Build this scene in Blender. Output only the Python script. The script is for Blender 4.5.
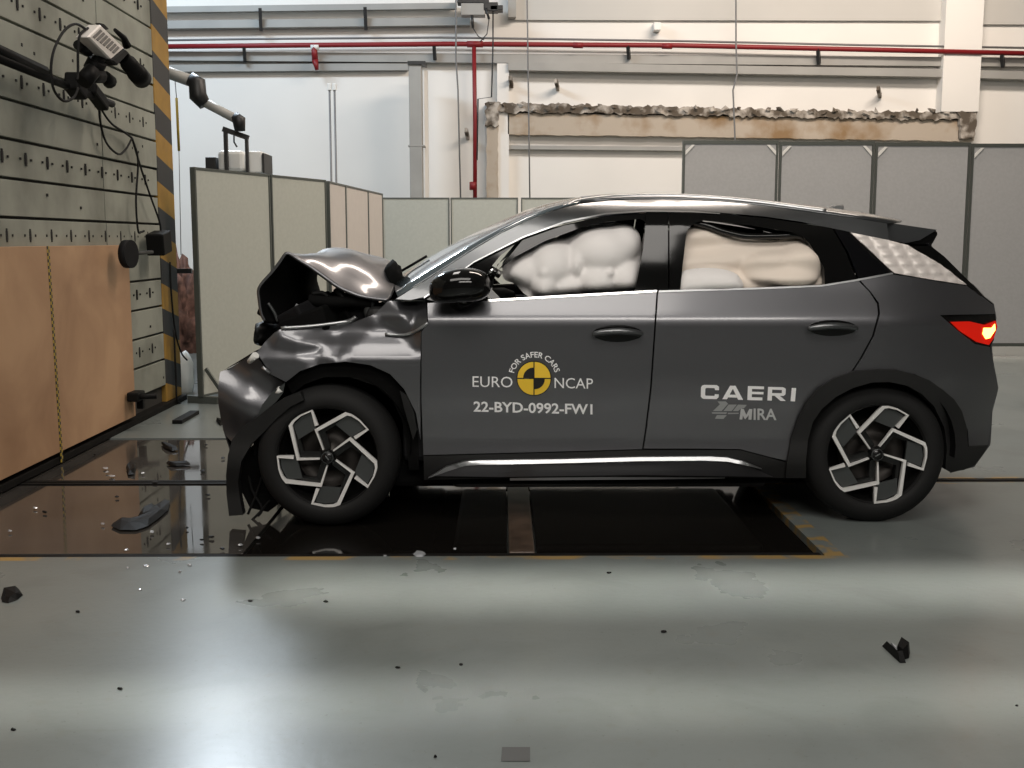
import bpy, bmesh, math, random
from mathutils import Vector, Matrix, noise
from mathutils.geometry import delaunay_2d_cdt
random.seed(7)
for o in list(bpy.data.objects): bpy.data.objects.remove(o)
sc = bpy.context.scene
COL = sc.collection
# ---------------------------------------------------------------- camera
CAMH = 1.395; FP = 1110.0; PITCH = math.atan(144/1110.0); YAW = math.radians(0.516)
cam = bpy.data.objects.new('camera', bpy.data.cameras.new('camera')); COL.objects.link(cam)
cam.location = (0, 0, CAMH); cam.rotation_euler = (math.pi/2-PITCH, 0, -YAW)
cam.data.sensor_width = 36; cam.data.lens = 36*FP/1024; cam.data.clip_end = 200
sc.camera = cam
# ---------------------------------------------------------------- world, lights, exposure
w = bpy.data.worlds.new('world'); sc.world = w; w.use_nodes = True
w.node_tree.nodes['Background'].inputs[0].default_value = (0.5, 0.55, 0.6, 1)
w.node_tree.nodes['Background'].inputs[1].default_value = 0.05
sc.view_settings.view_transform = 'Standard'; sc.view_settings.look = 'None'
sc.view_settings.exposure = 0.0; sc.view_settings.gamma = 1
try: sc.view_settings.use_curve_mapping = False
except Exception: pass
def area(name, loc, target, sx, sy, power, color, spread=180):
    l = bpy.data.lights.new(name, 'AREA'); l.shape = 'RECTANGLE'; l.size = sx; l.size_y = sy
    l.energy = power; l.color = color; l.spread = math.radians(spread)
    o = bpy.data.objects.new(name, l); COL.objects.link(o); o.location = loc
    d = Vector(target)-Vector(loc); o.rotation_euler = d.to_track_quat('-Z', 'Y').to_euler()
    return o
WARM = (1.0, 0.86, 0.74); COLD = (0.80, 0.90, 1.0); NEUT = (1.0, 0.945, 0.88)
area('flood_lamp', (-3.9, 14.0, 6.4), (-0.6, 3.8, 0), 1.2, 1.0, 110, COLD, 100)
area('wall_lamp_cold', (-6.5, 13.5, 8.3), (-4.5, 19, 3.5), 4, 0.6, 520, (0.68, 0.84, 1.0))
area('wall_lamp_warm', (5.5, 13.0, 8.4), (4.5, 19, 3.2), 6, 0.6, 640, WARM)
area('ceiling_lamp_front', (-0.8, 0.1, 7.4), (-0.4, 4.6, 0), 6.0, 2.8, 330, NEUT)
area('fill_light_rear', (1.5, -5.0, 6.0), (0.5, 5.4, 1.0), 6.0, 1.5, 330, NEUT)  # fill light added behind the camera to brighten the car side
area('ceiling_lamp_back', (3.0, 9.5, 8.0), (3.0, 11.0, 0), 5.0, 1.0, 400, WARM)
area('ceiling_lamp_left', (-1.5, 8.8, 8.0), (-3.5, 9, 0), 3.0, 1.0, 90, NEUT)
area('band_lamp_far', (1.8, 4.33, 7.2), (1.8, 4.33, 0), 5.6, 0.16, 11, NEUT, 7)
area('band_lamp_near', (0.4, 3.24, 7.2), (0.4, 3.24, 0), 6.5, 0.10, 5.5, NEUT, 5)

# ---------------------------------------------------------------- projection helpers
Fv = Vector((math.sin(YAW)*math.cos(PITCH), math.cos(YAW)*math.cos(PITCH), -math.sin(PITCH)))
Rv = Vector((math.cos(YAW), -math.sin(YAW), 0)); Uv = Rv.cross(Fv)
C0 = Vector((0, 0, CAMH))
def ray(px, py): return Fv*FP + Rv*(px-512) + Uv*(384-py)
def P(px, py, Y):
    r = ray(px, py); return C0 + r*(Y/r.y)
def G(px, py, z=0.0):
    r = ray(px, py); return C0 + r*((z-CAMH)/r.z)
def PX(px, py, X):
    r = ray(px, py); return C0 + r*(X/r.x)

# ---------------------------------------------------------------- materials
def nt(m): return m.node_tree.nodes, m.node_tree.links
MATS = {}
def mat(name, col, rough=0.5, metal=0.0, coat=0.0, var=0.0, scale=6.0, bump=0.0, col2=None, emit=None, estr=0, trans=0, rvar=0.0, spec=0.5, detail=4, lo=0.35, hi=0.65):
    m = bpy.data.materials.new(name); m.use_nodes = True; N, L = nt(m)
    b = N['Principled BSDF']; b.inputs['Base Color'].default_value = (*col, 1)
    b.inputs['Roughness'].default_value = rough; b.inputs['Metallic'].default_value = metal
    b.inputs['Specular IOR Level'].default_value = spec
    if coat: b.inputs['Coat Weight'].default_value = coat; b.inputs['Coat Roughness'].default_value = 0.12
    if trans: b.inputs['Transmission Weight'].default_value = trans
    if emit: b.inputs['Emission Color'].default_value = (*emit, 1); b.inputs['Emission Strength'].default_value = estr
    if var or bump or col2 or rvar:
        tc = N.new('ShaderNodeTexCoord'); n = N.new('ShaderNodeTexNoise')
        n.inputs['Scale'].default_value = scale; n.inputs['Detail'].default_value = detail
        L.new(tc.outputs['Object'], n.inputs['Vector'])
        if var or col2:
            cr = N.new('ShaderNodeValToRGB'); c2 = col2 or tuple(c*(1-var) for c in col)
            cr.color_ramp.elements[0].position = lo; cr.color_ramp.elements[1].position = hi
            cr.color_ramp.elements[0].color = (*c2, 1); cr.color_ramp.elements[1].color = (*col, 1)
            L.new(n.outputs['Fac'], cr.inputs['Fac']); L.new(cr.outputs['Color'], b.inputs['Base Color'])
        if rvar:
            mr = N.new('ShaderNodeMapRange'); mr.inputs['From Min'].default_value = .35; mr.inputs['From Max'].default_value = .65
            mr.inputs['To Min'].default_value = rough; mr.inputs['To Max'].default_value = rough+rvar
            L.new(n.outputs['Fac'], mr.inputs['Value']); L.new(mr.outputs['Result'], b.inputs['Roughness'])
        if bump:
            bp = N.new('ShaderNodeBump'); bp.inputs['Strength'].default_value = bump; bp.inputs['Distance'].default_value = 0.02
            L.new(n.outputs['Fac'], bp.inputs['Height']); L.new(bp.outputs['Normal'], b.inputs['Normal'])
    MATS[name] = m; return m
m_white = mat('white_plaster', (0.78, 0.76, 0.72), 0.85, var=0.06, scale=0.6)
m_whiteshade = mat('shaded_plaster', (0.52, 0.51, 0.48), 0.85, var=0.08, scale=0.6)  # white wall toned grey where the upper bay gets less light
m_ceil = mat('ceiling_paint', (0.30, 0.29, 0.27), 0.9)
m_hall = mat('hall_paint', (0.34, 0.33, 0.31), 0.9, var=.1, scale=.5)
m_beam = mat('painted_steel', (0.33, 0.325, 0.305), 0.55, var=0.12, scale=2)
m_red = mat('red_paint', (0.20, 0.006, 0.009), 0.5)
m_dark = mat('black_steel', (0.018, 0.018, 0.018), 0.45, var=.3, scale=15)
m_concrete = mat('rusty_concrete', (0.43, 0.37, 0.30), 0.9, col2=(0.25, 0.16, 0.08), scale=1.5, bump=.5, detail=9, lo=.33, hi=.52)
m_rough = mat('chipped_concrete', (0.46, 0.42, 0.37), 0.95, col2=(0.10, 0.08, 0.06), scale=5, bump=1.0, detail=8, lo=.45, hi=.62)
m_panel = mat('grey_screen_board', (0.42, 0.425, 0.43), 0.7, var=0.06, scale=30, bump=.05)
m_panelb = mat('beige_screen_board', (0.45, 0.465, 0.415), 0.6, var=0.06, scale=30)
m_panelw = mat('warm_lit_screen_board', (0.62, 0.575, 0.535), 0.6, var=0.04, scale=10)  # board colour carries the pinkish warm light on the folding leaves
m_frame = mat('screen_frame', (0.10, 0.11, 0.10), 0.4, metal=.3)
m_whitep = mat('white_plastic', (0.75, 0.75, 0.72), 0.4)
m_plate = mat('barrier_plate', (0.32, 0.33, 0.28), 0.6, col2=(0.15, 0.155, 0.125), scale=2.2, bump=.12, detail=8, lo=.25, hi=.6)
m_core = mat('barrier_core', (0.035, 0.033, 0.028), 0.8, var=.4, scale=5)
m_hole = mat('slot_shadow', (0.012, 0.011, 0.01), 0.8)
m_ply = mat('plywood', (0.54, 0.335, 0.19), 0.6, col2=(0.36, 0.205, 0.11), scale=1.6, detail=8, lo=.25, hi=.62)
m_ply.node_tree.nodes['Noise Texture'].inputs['Distortion'].default_value = 0.6
m_tape1 = mat('yellow_tape', (0.45, 0.32, 0.04), 0.5); m_tape2 = mat('black_tape', (0.02, 0.02, 0.02), 0.5)
m_paint = mat('grey_metallic_paint', (0.125, 0.126, 0.135), 0.36, metal=0.75, coat=0.8)
m_paint2 = mat('roof_paint', (0.10, 0.105, 0.11), 0.30, metal=0.7, coat=0.8)
m_black = mat('gloss_black', (0.005, 0.005, 0.005), 0.06, spec=.4)
m_clad = mat('black_cladding', (0.016, 0.016, 0.016), 0.6, spec=.3)
m_tyre = mat('tyre_rubber', (0.011, 0.011, 0.011), 0.7, spec=.25)
m_liner = mat('wheel_liner', (0.005, 0.005, 0.005), 0.9, spec=.1)
m_chrome = mat('chrome', (0.75, 0.75, 0.74), 0.18, metal=1.0)
m_alloy = mat('machined_alloy', (0.80, 0.79, 0.77), 0.45, metal=0.25)
m_insert = mat('grey_wheel_insert', (0.07, 0.075, 0.075), 0.35, metal=.4)
m_rimblack = mat('rim_black', (0.008, 0.008, 0.008), 0.25)
m_brake = mat('brake_disc', (0.045, 0.04, 0.036), 0.5, metal=.6)
m_silver = mat('satin_silver', (0.45, 0.46, 0.47), 0.3, metal=.85)
m_decor = mat('embossed_silver', (0.80, 0.74, 0.70), 0.4, metal=.15)
m_bag = mat('airbag_cloth', (0.93, 0.90, 0.88), 0.75, var=.04, scale=3)
m_bag2 = mat('backlit_curtain_cloth', (0.86, 0.76, 0.66), 0.7)  # warm backlight through the rear curtain tinted into the cloth colour
m_int = mat('interior_trim', (0.010, 0.010, 0.011), 0.7, spec=.15)
m_glass = mat('windscreen_glass', (0.10, 0.125, 0.14), 0.06, coat=1.0, spec=0.9)
m_dglass = mat('dark_glass', (0.004, 0.004, 0.005), 0.04, coat=.3)
m_tail = mat('tail_lens', (0.45, 0.008, 0.005), 0.15, emit=(1.0, 0.015, 0.002), estr=0.35)
m_bulb = mat('lit_bulb', (1, .6, .2), 0.3, emit=(1.0, 0.36, 0.06), estr=9)
m_letter = mat('white_vinyl', (0.95, 0.95, 0.95), 0.5)
m_lgrey = mat('grey_vinyl', (0.33, 0.34, 0.34), 0.5)
m_pgrey = mat('pale_grey_vinyl', (0.55, 0.56, 0.56), 0.5); m_lyel = mat('yellow_vinyl', (0.88, 0.58, 0.04), 0.5); m_lblk = mat('black_vinyl', (0.008, 0.008, 0.008), 0.5)
m_acryl = mat('black_pit_cover', (0.008, 0.007, 0.006), 0.045, rvar=.03, scale=3)
m_beamf = mat('pit_beam_steel', (0.10, 0.065, 0.045), 0.35, var=.5, scale=8)
m_steel = mat('wet_steel_plate', (0.06, 0.055, 0.05), 0.02, rvar=.07, scale=1.6, var=.35, detail=8, bump=.03)
m_rail = mat('guide_rail', (0.010, 0.009, 0.008), 0.7, var=.4, scale=9, spec=.12)
m_rubble = mat('brown_rubble', (0.17, 0.09, 0.07), 0.9, var=.6, scale=12)
m_cable = mat('cable_rubber', (0.008, 0.008, 0.008), 0.7, spec=.2)
m_wire = mat('wire_grey', (0.16, 0.16, 0.16), 0.5)
m_cambody = mat('camera_silver', (0.75, 0.71, 0.67), 0.4, metal=.2)
m_fin = mat('camera_fin_grey', (0.16, 0.15, 0.14), 0.5)
m_arm = mat('arm_tube_paint', (0.34, 0.34, 0.32), 0.5)
m_debris = mat('broken_black_plastic', (0.006, 0.006, 0.006), 0.55, spec=.12)
m_shard = mat('silver_shard', (0.55, 0.57, 0.6), 0.2, metal=.5)
m_stain = mat('dark_tape_patch', (0.05, 0.05, 0.045), 0.6)

def stripes_mat():
    m = bpy.data.materials.new('hazard_stripes'); m.use_nodes = True; N, L = nt(m); b = N['Principled BSDF']
    tc = N.new('ShaderNodeTexCoord'); sp = N.new('ShaderNodeSeparateXYZ'); L.new(tc.outputs['Object'], sp.inputs[0])
    a = N.new('ShaderNodeMath'); a.operation = 'MULTIPLY_ADD'; L.new(sp.outputs['Y'], a.inputs[0]); a.inputs[1].default_value = 0.22; L.new(sp.outputs['Z'], a.inputs[2])
    d = N.new('ShaderNodeMath'); d.operation = 'ADD'; L.new(a.outputs[0], d.inputs[0]); d.inputs[1].default_value = .055
    e = N.new('ShaderNodeMath'); e.operation = 'DIVIDE'; L.new(d.outputs[0], e.inputs[0]); e.inputs[1].default_value = 0.418
    f = N.new('ShaderNodeMath'); f.operation = 'FRACT'; L.new(e.outputs[0], f.inputs[0])
    g = N.new('ShaderNodeMath'); g.operation = 'GREATER_THAN'; L.new(f.outputs[0], g.inputs[0]); g.inputs[1].default_value = 0.5
    n = N.new('ShaderNodeTexNoise'); n.inputs['Scale'].default_value = 9; L.new(tc.outputs['Object'], n.inputs['Vector'])
    r = N.new('ShaderNodeValToRGB'); r.color_ramp.elements[0].color = (.24, .13, .02, 1); r.color_ramp.elements[1].color = (.42, .24, .035, 1)
    L.new(n.outputs['Fac'], r.inputs['Fac'])
    mx = N.new('ShaderNodeMixRGB'); L.new(g.outputs[0], mx.inputs[0]); L.new(r.outputs[0], mx.inputs[1]); mx.inputs[2].default_value = (.03, .03, .03, 1)
    L.new(mx.outputs[0], b.inputs['Base Color']); b.inputs['Roughness'].default_value = 0.6
    return m
STR_OFF = 0.0

# ---------------------------------------------------------------- mesh helpers
def link(name, me, m=None, parent=None):
    o = bpy.data.objects.new(name, me); COL.objects.link(o)
    if m is not None:
        for x in (m if isinstance(m, (list, tuple)) else [m]): me.materials.append(x)
    if parent is not None: o.parent = parent
    return o
def bm_obj(name, bm, m, parent=None, smooth=False):
    me = bpy.data.meshes.new(name); bm.to_mesh(me); bm.free()
    if smooth:
        for p in me.polygons: p.use_smooth = True
    return link(name, me, m, parent)
def raw(name, vs, fs, m, parent=None, smooth=False):
    me = bpy.data.meshes.new(name); me.from_pydata([tuple(v) for v in vs], [], fs); me.validate()
    bm = bmesh.new(); bm.from_mesh(me); bmesh.ops.recalc_face_normals(bm, faces=bm.faces); bm.to_mesh(me); bm.free()
    if smooth:
        for p in me.polygons: p.use_smooth = True
    return link(name, me, m, parent)
def empty(name, loc, label, cat, group=None):
    o = bpy.data.objects.new(name, None); COL.objects.link(o); o.location = loc; o.empty_display_size = .1
    o['label'] = label; o['category'] = cat
    if group: o['group'] = group
    return o
def tag(o, label, cat, group=None):
    o['label'] = label; o['category'] = cat
    if group: o['group'] = group
    return o
def struct(o): o['kind'] = 'structure'; return o
def keep(o, parent):   # parent with the world position kept (things are unrotated empties, parts sit at the origin)
    o.parent = parent
    o.matrix_parent_inverse = Matrix.Translation(-Vector(parent.location)); return o
def add_box(bm, c, s, rot=None, bev=0.0):
    r = bmesh.ops.create_cube(bm, size=1.0); vs = r['verts']
    for v in vs: v.co = Vector((v.co.x*s[0], v.co.y*s[1], v.co.z*s[2]))
    if bev:
        es = list({e for v in vs for e in v.link_edges})
        rr = bmesh.ops.bevel(bm, geom=es, offset=bev, segments=2, affect='EDGES', profile=.5)
        vs = list({v for f in rr['faces'] for v in f.verts} | {v for v in vs if v.is_valid})
    for v in vs:
        co = v.co
        if rot is not None: co = rot @ co
        v.co = co + Vector(c)
    return vs
def box(name, lo, hi, m, parent=None, bev=0.0):
    bm = bmesh.new(); lo = Vector(lo); hi = Vector(hi)
    add_box(bm, (lo+hi)/2, hi-lo, bev=bev); o = bm_obj(name, bm, m)
    if parent is not None: keep(o, parent)
    return o
def boxc(name, c, s, m, parent=None, rot=None, bev=0.0):
    bm = bmesh.new(); add_box(bm, c, s, rot, bev); o = bm_obj(name, bm, m)
    if parent is not None: keep(o, parent)
    return o
def catmull(pts, n=6, closed=False):
    out = []; N = len(pts)
    rng = N if closed else N-1
    for i in range(rng):
        p0 = pts[(i-1) % N] if (closed or i > 0) else pts[0]
        p1 = pts[i]; p2 = pts[(i+1) % N]; p3 = pts[(i+2) % N] if (closed or i+2 < N) else pts[-1]
        for k in range(n):
            t = k/n
            out.append(tuple(0.5*((2*b)+(-a+c)*t+(2*a-5*b+4*c-d)*t*t+(-a+3*b-3*c+d)*t**3) for a, b, c, d in zip(p0, p1, p2, p3)))
    if not closed: out.append(tuple(pts[-1]))
    return out
def tube_bm(bm, pts, r, seg=8, caps=True):
    pts = [Vector(p) for p in pts]; rings = []
    up = Vector((0, 0, 1)); prev = None
    for i, p in enumerate(pts):
        t = (pts[min(i+1, len(pts)-1)]-pts[max(i-1, 0)])
        if t.length < 1e-9: t = Vector((1, 0, 0))
        t.normalize()
        if prev is None:
            a = t.cross(up)
            if a.length < .1: a = t.cross(Vector((0, 1, 0)))
        else:
            a = prev - t*prev.dot(t)
        a.normalize(); b = t.cross(a); prev = a
        rr = r[i] if isinstance(r, (list, tuple)) else r
        rings.append([bm.verts.new(p + (a*math.cos(2*math.pi*k/seg)+b*math.sin(2*math.pi*k/seg))*rr) for k in range(seg)])
    for A, B in zip(rings, rings[1:]):
        for k in range(seg): bm.faces.new((A[k], A[(k+1) % seg], B[(k+1) % seg], B[k])).smooth = True
    if caps: bm.faces.new(rings[0][::-1]); bm.faces.new(rings[-1])
def tube(name, pts, r, m, parent=None, seg=8):
    bm = bmesh.new(); tube_bm(bm, pts, r, seg); bmesh.ops.recalc_face_normals(bm, faces=bm.faces)
    o = bm_obj(name, bm, m)
    if parent is not None: keep(o, parent)
    return o
def bar3(name, a, b, w, d, m, parent=None, bev=0.0):
    """rectangular bar between two points, w across, d deep"""
    a = Vector(a); b = Vector(b); t = b-a; q = t.to_track_quat('X', 'Z').to_matrix()
    return boxc(name, (a+b)/2, (t.length, d, w), m, parent, rot=q, bev=bev)
def prism(name, pts, nrm, th, m, parent=None, bev=0.0):
    """flat polygon of 3-D points extruded along nrm by th"""
    bm = bmesh.new(); nrm = Vector(nrm).normalized()*th
    f = bm.faces.new([bm.verts.new(Vector(p)) for p in pts])
    r = bmesh.ops.extrude_face_region(bm, geom=[f]); vs = [v for v in r['geom'] if isinstance(v, bmesh.types.BMVert)]
    for v in vs: v.co += nrm
    bmesh.ops.recalc_face_normals(bm, faces=bm.faces)
    if bev: bmesh.ops.bevel(bm, geom=list(bm.edges), offset=bev, segments=1, affect='EDGES')
    o = bm_obj(name, bm, m)
    if parent is not None: keep(o, parent)
    return o
def lathe(name, prof, c, m, parent=None, seg=64, axis='Y', smooth=True):
    """prof: (radius, along-axis) pairs; axis Y"""
    vs = []; fs = []; n = len(prof)
    for k in range(seg):
        a = 2*math.pi*k/seg
        for r, y in prof: vs.append((c[0]+r*math.cos(a), c[1]+y, c[2]+r*math.sin(a)))
    for k in range(seg):
        for i in range(n-1):
            fs.append((k*n+i, ((k+1) % seg)*n+i, ((k+1) % seg)*n+i+1, k*n+i+1))
    o = raw(name, vs, fs, m, None, smooth)
    if parent is not None: keep(o, parent)
    return o

# ================================================================ HALL
WY = 19.0
pit_y0 = G(500, 556).y; rail_y = G(500, 481).y; plate_y2 = G(200, 438).y
pit_x0 = G(243, 556).x; pit_x1 = G(826, 556).x; BX = -2.83
def floor_mat():
    m = bpy.data.materials.new('epoxy_floor'); m.use_nodes = True; N, L = nt(m); b = N['Principled BSDF']
    tc = N.new('ShaderNodeTexCoord'); pos = tc.outputs['Object']
    def noi(s, d=6, dist=0.0, vec=None, w3=None):
        n = N.new('ShaderNodeTexNoise'); n.inputs['Scale'].default_value = s; n.inputs['Detail'].default_value = d; n.inputs['Distortion'].default_value = dist
        L.new(vec or pos, n.inputs['Vector']); return n.outputs['Fac']
    def ramp(f, a, c, ca, cb):
        r = N.new('ShaderNodeValToRGB'); r.color_ramp.elements[0].position = a; r.color_ramp.elements[1].position = c
        r.color_ramp.elements[0].color = (*ca, 1); r.color_ramp.elements[1].color = (*cb, 1); L.new(f, r.inputs[0]); return r.outputs[0]
    def mth(op, a, b_=None, c=None):
        n = N.new('ShaderNodeMath'); n.operation = op
        for i, v in enumerate((a, b_, c)):
            if v is None: continue
            if isinstance(v, (int, float)): n.inputs[i].default_value = v
            else: L.new(v, n.inputs[i])
        return n.outputs[0]
    def mix(f, a, b_):
        n = N.new('ShaderNodeMixRGB')
        if isinstance(f, float): n.inputs[0].default_value = f
        else: L.new(f, n.inputs[0])
        for i, v in ((1, a), (2, b_)):
            if isinstance(v, tuple): n.inputs[i].default_value = (*v, 1)
            else: L.new(v, n.inputs[i])
        return n.outputs[0]
    base = ramp(noi(0.9, 7), .3, .7, (.140, .160, .156), (.180, .198, .190))
    base = mix(mth('MULTIPLY', ramp(noi(14, 5), .58, .75, (0, 0, 0), (1, 1, 1)), .35), base, (.15, .15, .13))
    base = mix(mth('MULTIPLY', ramp(noi(2.6, 9, .8), .50, .68, (0, 0, 0), (1, 1, 1)), .28), base, (.085, .095, .09))
    base = mix(mth('MULTIPLY', ramp(noi(55, 3), .66, .74, (0, 0, 0), (1, 1, 1)), .35), base, (.06, .06, .055))
    # scuffs: stretched noise
    mp = N.new('ShaderNodeMapping'); mp.inputs['Rotation'].default_value = (0, 0, .7); mp.inputs['Scale'].default_value = (1.2, 30, 1); L.new(pos, mp.inputs[0])
    sc_ = ramp(noi(1.3, 3, .4, mp.outputs[0]), .66, .80, (0, 0, 0), (1, 1, 1))
    base = mix(mth('MULTIPLY', sc_, .25), base, (.11, .11, .10))
    sp = N.new('ShaderNodeSeparateXYZ'); L.new(pos, sp.inputs[0]); X, Y = sp.outputs['X'], sp.outputs['Y']
    def boxmask(x0, x1, y0, y1, s=0.012):
        r = None
        for v, a, c in ((X, x0, x1), (Y, y0, y1)):
            u = mth('MULTIPLY', mth('GREATER_THAN', v, a), mth('LESS_THAN', v, c)); r = u if r is None else mth('MULTIPLY', r, u)
        return r
    wear = ramp(noi(3.5, 8, .5), .45, .55, (0, 0, 0), (1, 1, 1)); wear2 = ramp(noi(9, 8, .3), .46, .56, (0, 0, 0), (1, 1, 1))
    ym = mth('MULTIPLY', boxmask(-4, pit_x1+.1, pit_y0-.055, pit_y0+.0), wear)
    rm = mth('MULTIPLY', boxmask(pit_x1-.01, pit_x1+.085, pit_y0-.01, 7.0), wear2)
    gm = mth('MULTIPLY', boxmask(1.5, 12, rail_y-.10, rail_y+.09), wear2)
    yel = mth('MAXIMUM', mth('MAXIMUM', ym, rm), gm)
    base = mix(yel, base, (.32, .21, .075))
    L.new(base, b.inputs['Base Color']); b.inputs['Specular IOR Level'].default_value = .28
    mr = N.new('ShaderNodeMapRange'); L.new(noi(1.7, 6), mr.inputs[0]); mr.inputs[1].default_value = .3; mr.inputs[2].default_value = .7; mr.inputs[3].default_value = .27; mr.inputs[4].default_value = .295
    L.new(mr.outputs[0], b.inputs['Roughness'])
    bp = N.new('ShaderNodeBump'); bp.inputs['Strength'].default_value = .12; bp.inputs['Distance'].default_value = .004; L.new(noi(30, 6), bp.inputs['Height']); L.new(bp.outputs[0], b.inputs['Normal'])
    return m
m_floor = floor_mat()
XL, XR, YB = -14.0, 16.0, -12.0
# floor with a shallow recess for the plates, the pit and the guide rail
xs = [XL, BX-.3, pit_x0, pit_x1, XR]; ys = [YB, pit_y0, rail_y-.055, rail_y+.055, plate_y2, WY+.5]
hole = {(1, 1), (2, 1), (0, 2), (1, 2), (2, 2), (3, 2), (1, 3)}
hole = {(1, 1), (2, 1), (1, 2), (2, 2), (3, 2), (1, 3), (2, 3)}
bm = bmesh.new()
for i in range(4):
    for j in range(5):
        if (i, j) in hole:
            z = -.07
        else: z = 0
        bm.faces.new([bm.verts.new(v) for v in ((xs[i], ys[j], z), (xs[i+1], ys[j], z), (xs[i+1], ys[j+1], z), (xs[i], ys[j+1], z))])
        # walls of the recess
        for di, dj, a, c in ((-1, 0, (xs[i], ys[j]), (xs[i], ys[j+1])), (1, 0, (xs[i+1], ys[j]), (xs[i+1], ys[j+1])), (0, -1, (xs[i], ys[j]), (xs[i+1], ys[j])), (0, 1, (xs[i], ys[j+1]), (xs[i+1], ys[j+1]))):
            if (i, j) in hole and (i+di, j+dj) not in hole:
                bm.faces.new([bm.verts.new(v) for v in ((*a, 0), (*c, 0), (*c, -.07), (*a, -.07))])
bmesh.ops.remove_doubles(bm, verts=bm.verts, dist=1e-5)
struct(bm_obj('floor', bm, m_floor))
# white paint pads / back wall
wallb = struct(box('wall_back', (XL, WY, 0), (XR, WY+.3, 9.5), m_white))
struct(box('wall_left', (XL-.3, YB, 0), (XL, WY+.3, 9.5), m_hall)); struct(box('wall_right', (XR, YB, 0), (XR+.3, WY+.3, 9.5), m_hall))
struct(box('wall_front', (XL, YB-.3, 0), (XR, YB, 9.5), m_hall)); struct(box('ceiling', (XL, YB, 9.5), (XR, WY+.3, 9.8), m_ceil))

# ---- plates, rail and pit covers in the floor
z0 = -.012
k = 0
pxs = [BX+.03, pit_x0-.012]
for j, (ya, yb) in enumerate(((pit_y0+.08, rail_y-.065), (rail_y+.065, plate_y2-.02))):
    for i in range(1):
        o = box('floor_plate', (pxs[i]+.006, ya, -.05), (pxs[i+1]-.006, yb, z0+.004), m_steel, bev=.003)
        side = ['in front of', 'behind'][j]
        tag(o, f'wet dark steel floor plate {side} the guide rail, between barrier and car', 'floor plate', 'steel plates between the barrier and the pit')
rl = empty('guide_rail', (0, rail_y, -.05), 'dark slotted steel tow rail running across the floor under the car', 'rail')
for a, b_ in ((-.05, -.012), (.012, .05)):
    box('rail_flange', (BX+.03, rail_y+a, -.05), (XR-.2, rail_y+b_, -.002), m_rail, rl)
box('rail_bed', (BX+.03, rail_y-.012, -.06), (XR-.2, rail_y+.012, -.045), m_hole, rl)
tr = tag(box('edge_channel', (BX+.03, pit_y0+.004, -.06), (pit_x1-.005, pit_y0+.075, -.008), m_rail, bev=.004), 'dark steel edging channel along the camera side of the pit', 'edging')
bx0 = G(509, 552).x; bx1 = G(535, 552).x
pb = tag(box('pit_beam', (bx0, pit_y0+.08, -.055), (bx1, rail_y-.06, -.004), m_beamf, bev=.004), 'brown rusty steel beam crossing the black pit under the front door', 'beam')
for (a, b_, s) in ((pit_x0+.0, bx0-.008, 'under the crashed front wheel'), (bx1+.008, pit_x1-.03, 'under the rear door')):
    o = box('pit_cover', (a, pit_y0+.08, -.05), (b_, rail_y-.062, -.010), m_acryl)
    tag(o, f'glossy black pit cover {s}', 'pit cover', 'black pit covers')
for (a, b_, s) in ((pit_x0+.0, bx0-.008, 'behind the front wheel'), (bx1+.008, pit_x1-.03, 'beyond the sill of the rear door')):
    o = box('pit_cover', (a, rail_y+.062, -.05), (b_, plate_y2-.02, -.014), m_acryl)
    tag(o, f'glossy black pit cover past the tow rail, {s}', 'pit cover', 'black pit covers')

# ---- back wall fittings (all at their real place on the wall)
def wbar(name, a, b_, h, d, Y, m, label, cat, group=None, n=1):
    """horizontal wall bar through picture heights a->b_ (tops), h picture rows high"""
    A = P(a[0], a[1], Y); B = P(b_[0], b_[1], Y); A2 = P(a[0], a[1]+h, Y); B2 = P(b_[0], b_[1]+h, Y)
    o = prism(name, [A, B, B2, A2], (0, 1, 0), d, m); return tag(o, label, cat, group)
g = 'grey steel rails along the back wall'
wbar('wall_rail', (120, 7), (455, 2.6), 6, .12, WY-.2, m_beam, 'topmost grey steel rail above the left half of the white wall', 'rail', g)
wbar('wall_rail', (120, 21), (470, 17), 8, .15, WY-.17, m_beam, 'second grey steel rail from the top, left part of the white wall', 'rail', g)
wbar('wall_rail', (120, 51), (1090, 58), 9, .12, WY-.15, m_beam, 'long grey steel rail just below the red pipe', 'rail', g)
wbar('wall_rail', (120, 65), (408, 63), 7, .10, WY-.12, m_beam, 'lower grey rail left of the steel column', 'rail', g)
wbar('wall_rail', (508, 62), (950, 69), 8, .16, WY-.22, m_beam, 'lower grey rail between the two white pilasters above the rusty beam', 'rail', g)
wbar('wall_rail', (978, 70), (1090, 73), 8, .16, WY-.22, m_beam, 'short lower grey rail right of the right pilaster', 'rail', g)
wbar('wall_rail', (499, 145), (720, 147), 4, .08, WY-.12, m_beam, 'thin grey rail below the rusty beam', 'rail', g)
def wtube(name, pts, r, Y, m, label, cat, group=None, parent=None, top=False):
    q = [P(x, y, Y) for x, y in pts]
    if top: q = [Vector((q[0].x, Y, 9.5))]+q
    o = tube(name, q, r, m)
    if label: tag(o, label, cat, group)
    return o
wtube('conduit', [(120, 41), (250, 39), (440, 37.5), (680, 41), (860, 45), (1090, 49)], .018, WY-.24, m_wire, 'thin grey conduit running just above the red pipe', 'conduit')
rp = empty('red_pipe', P(475, 44, WY-.28), 'red fire water pipe across the back wall with a branch going down', 'pipe')
tube('pipe_run', [P(x, y, WY-.28) for x, y in ((120, 47), (300, 45.3), (450, 44), (680, 45.5), (860, 49.5), (1090, 55))], .04, m_red, rp, 12)
tube('pipe_branch', [P(474, 44, WY-.28), P(475, 120, WY-.28), P(475, 215, WY-.28)], .034, m_red, rp, 12)
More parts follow.
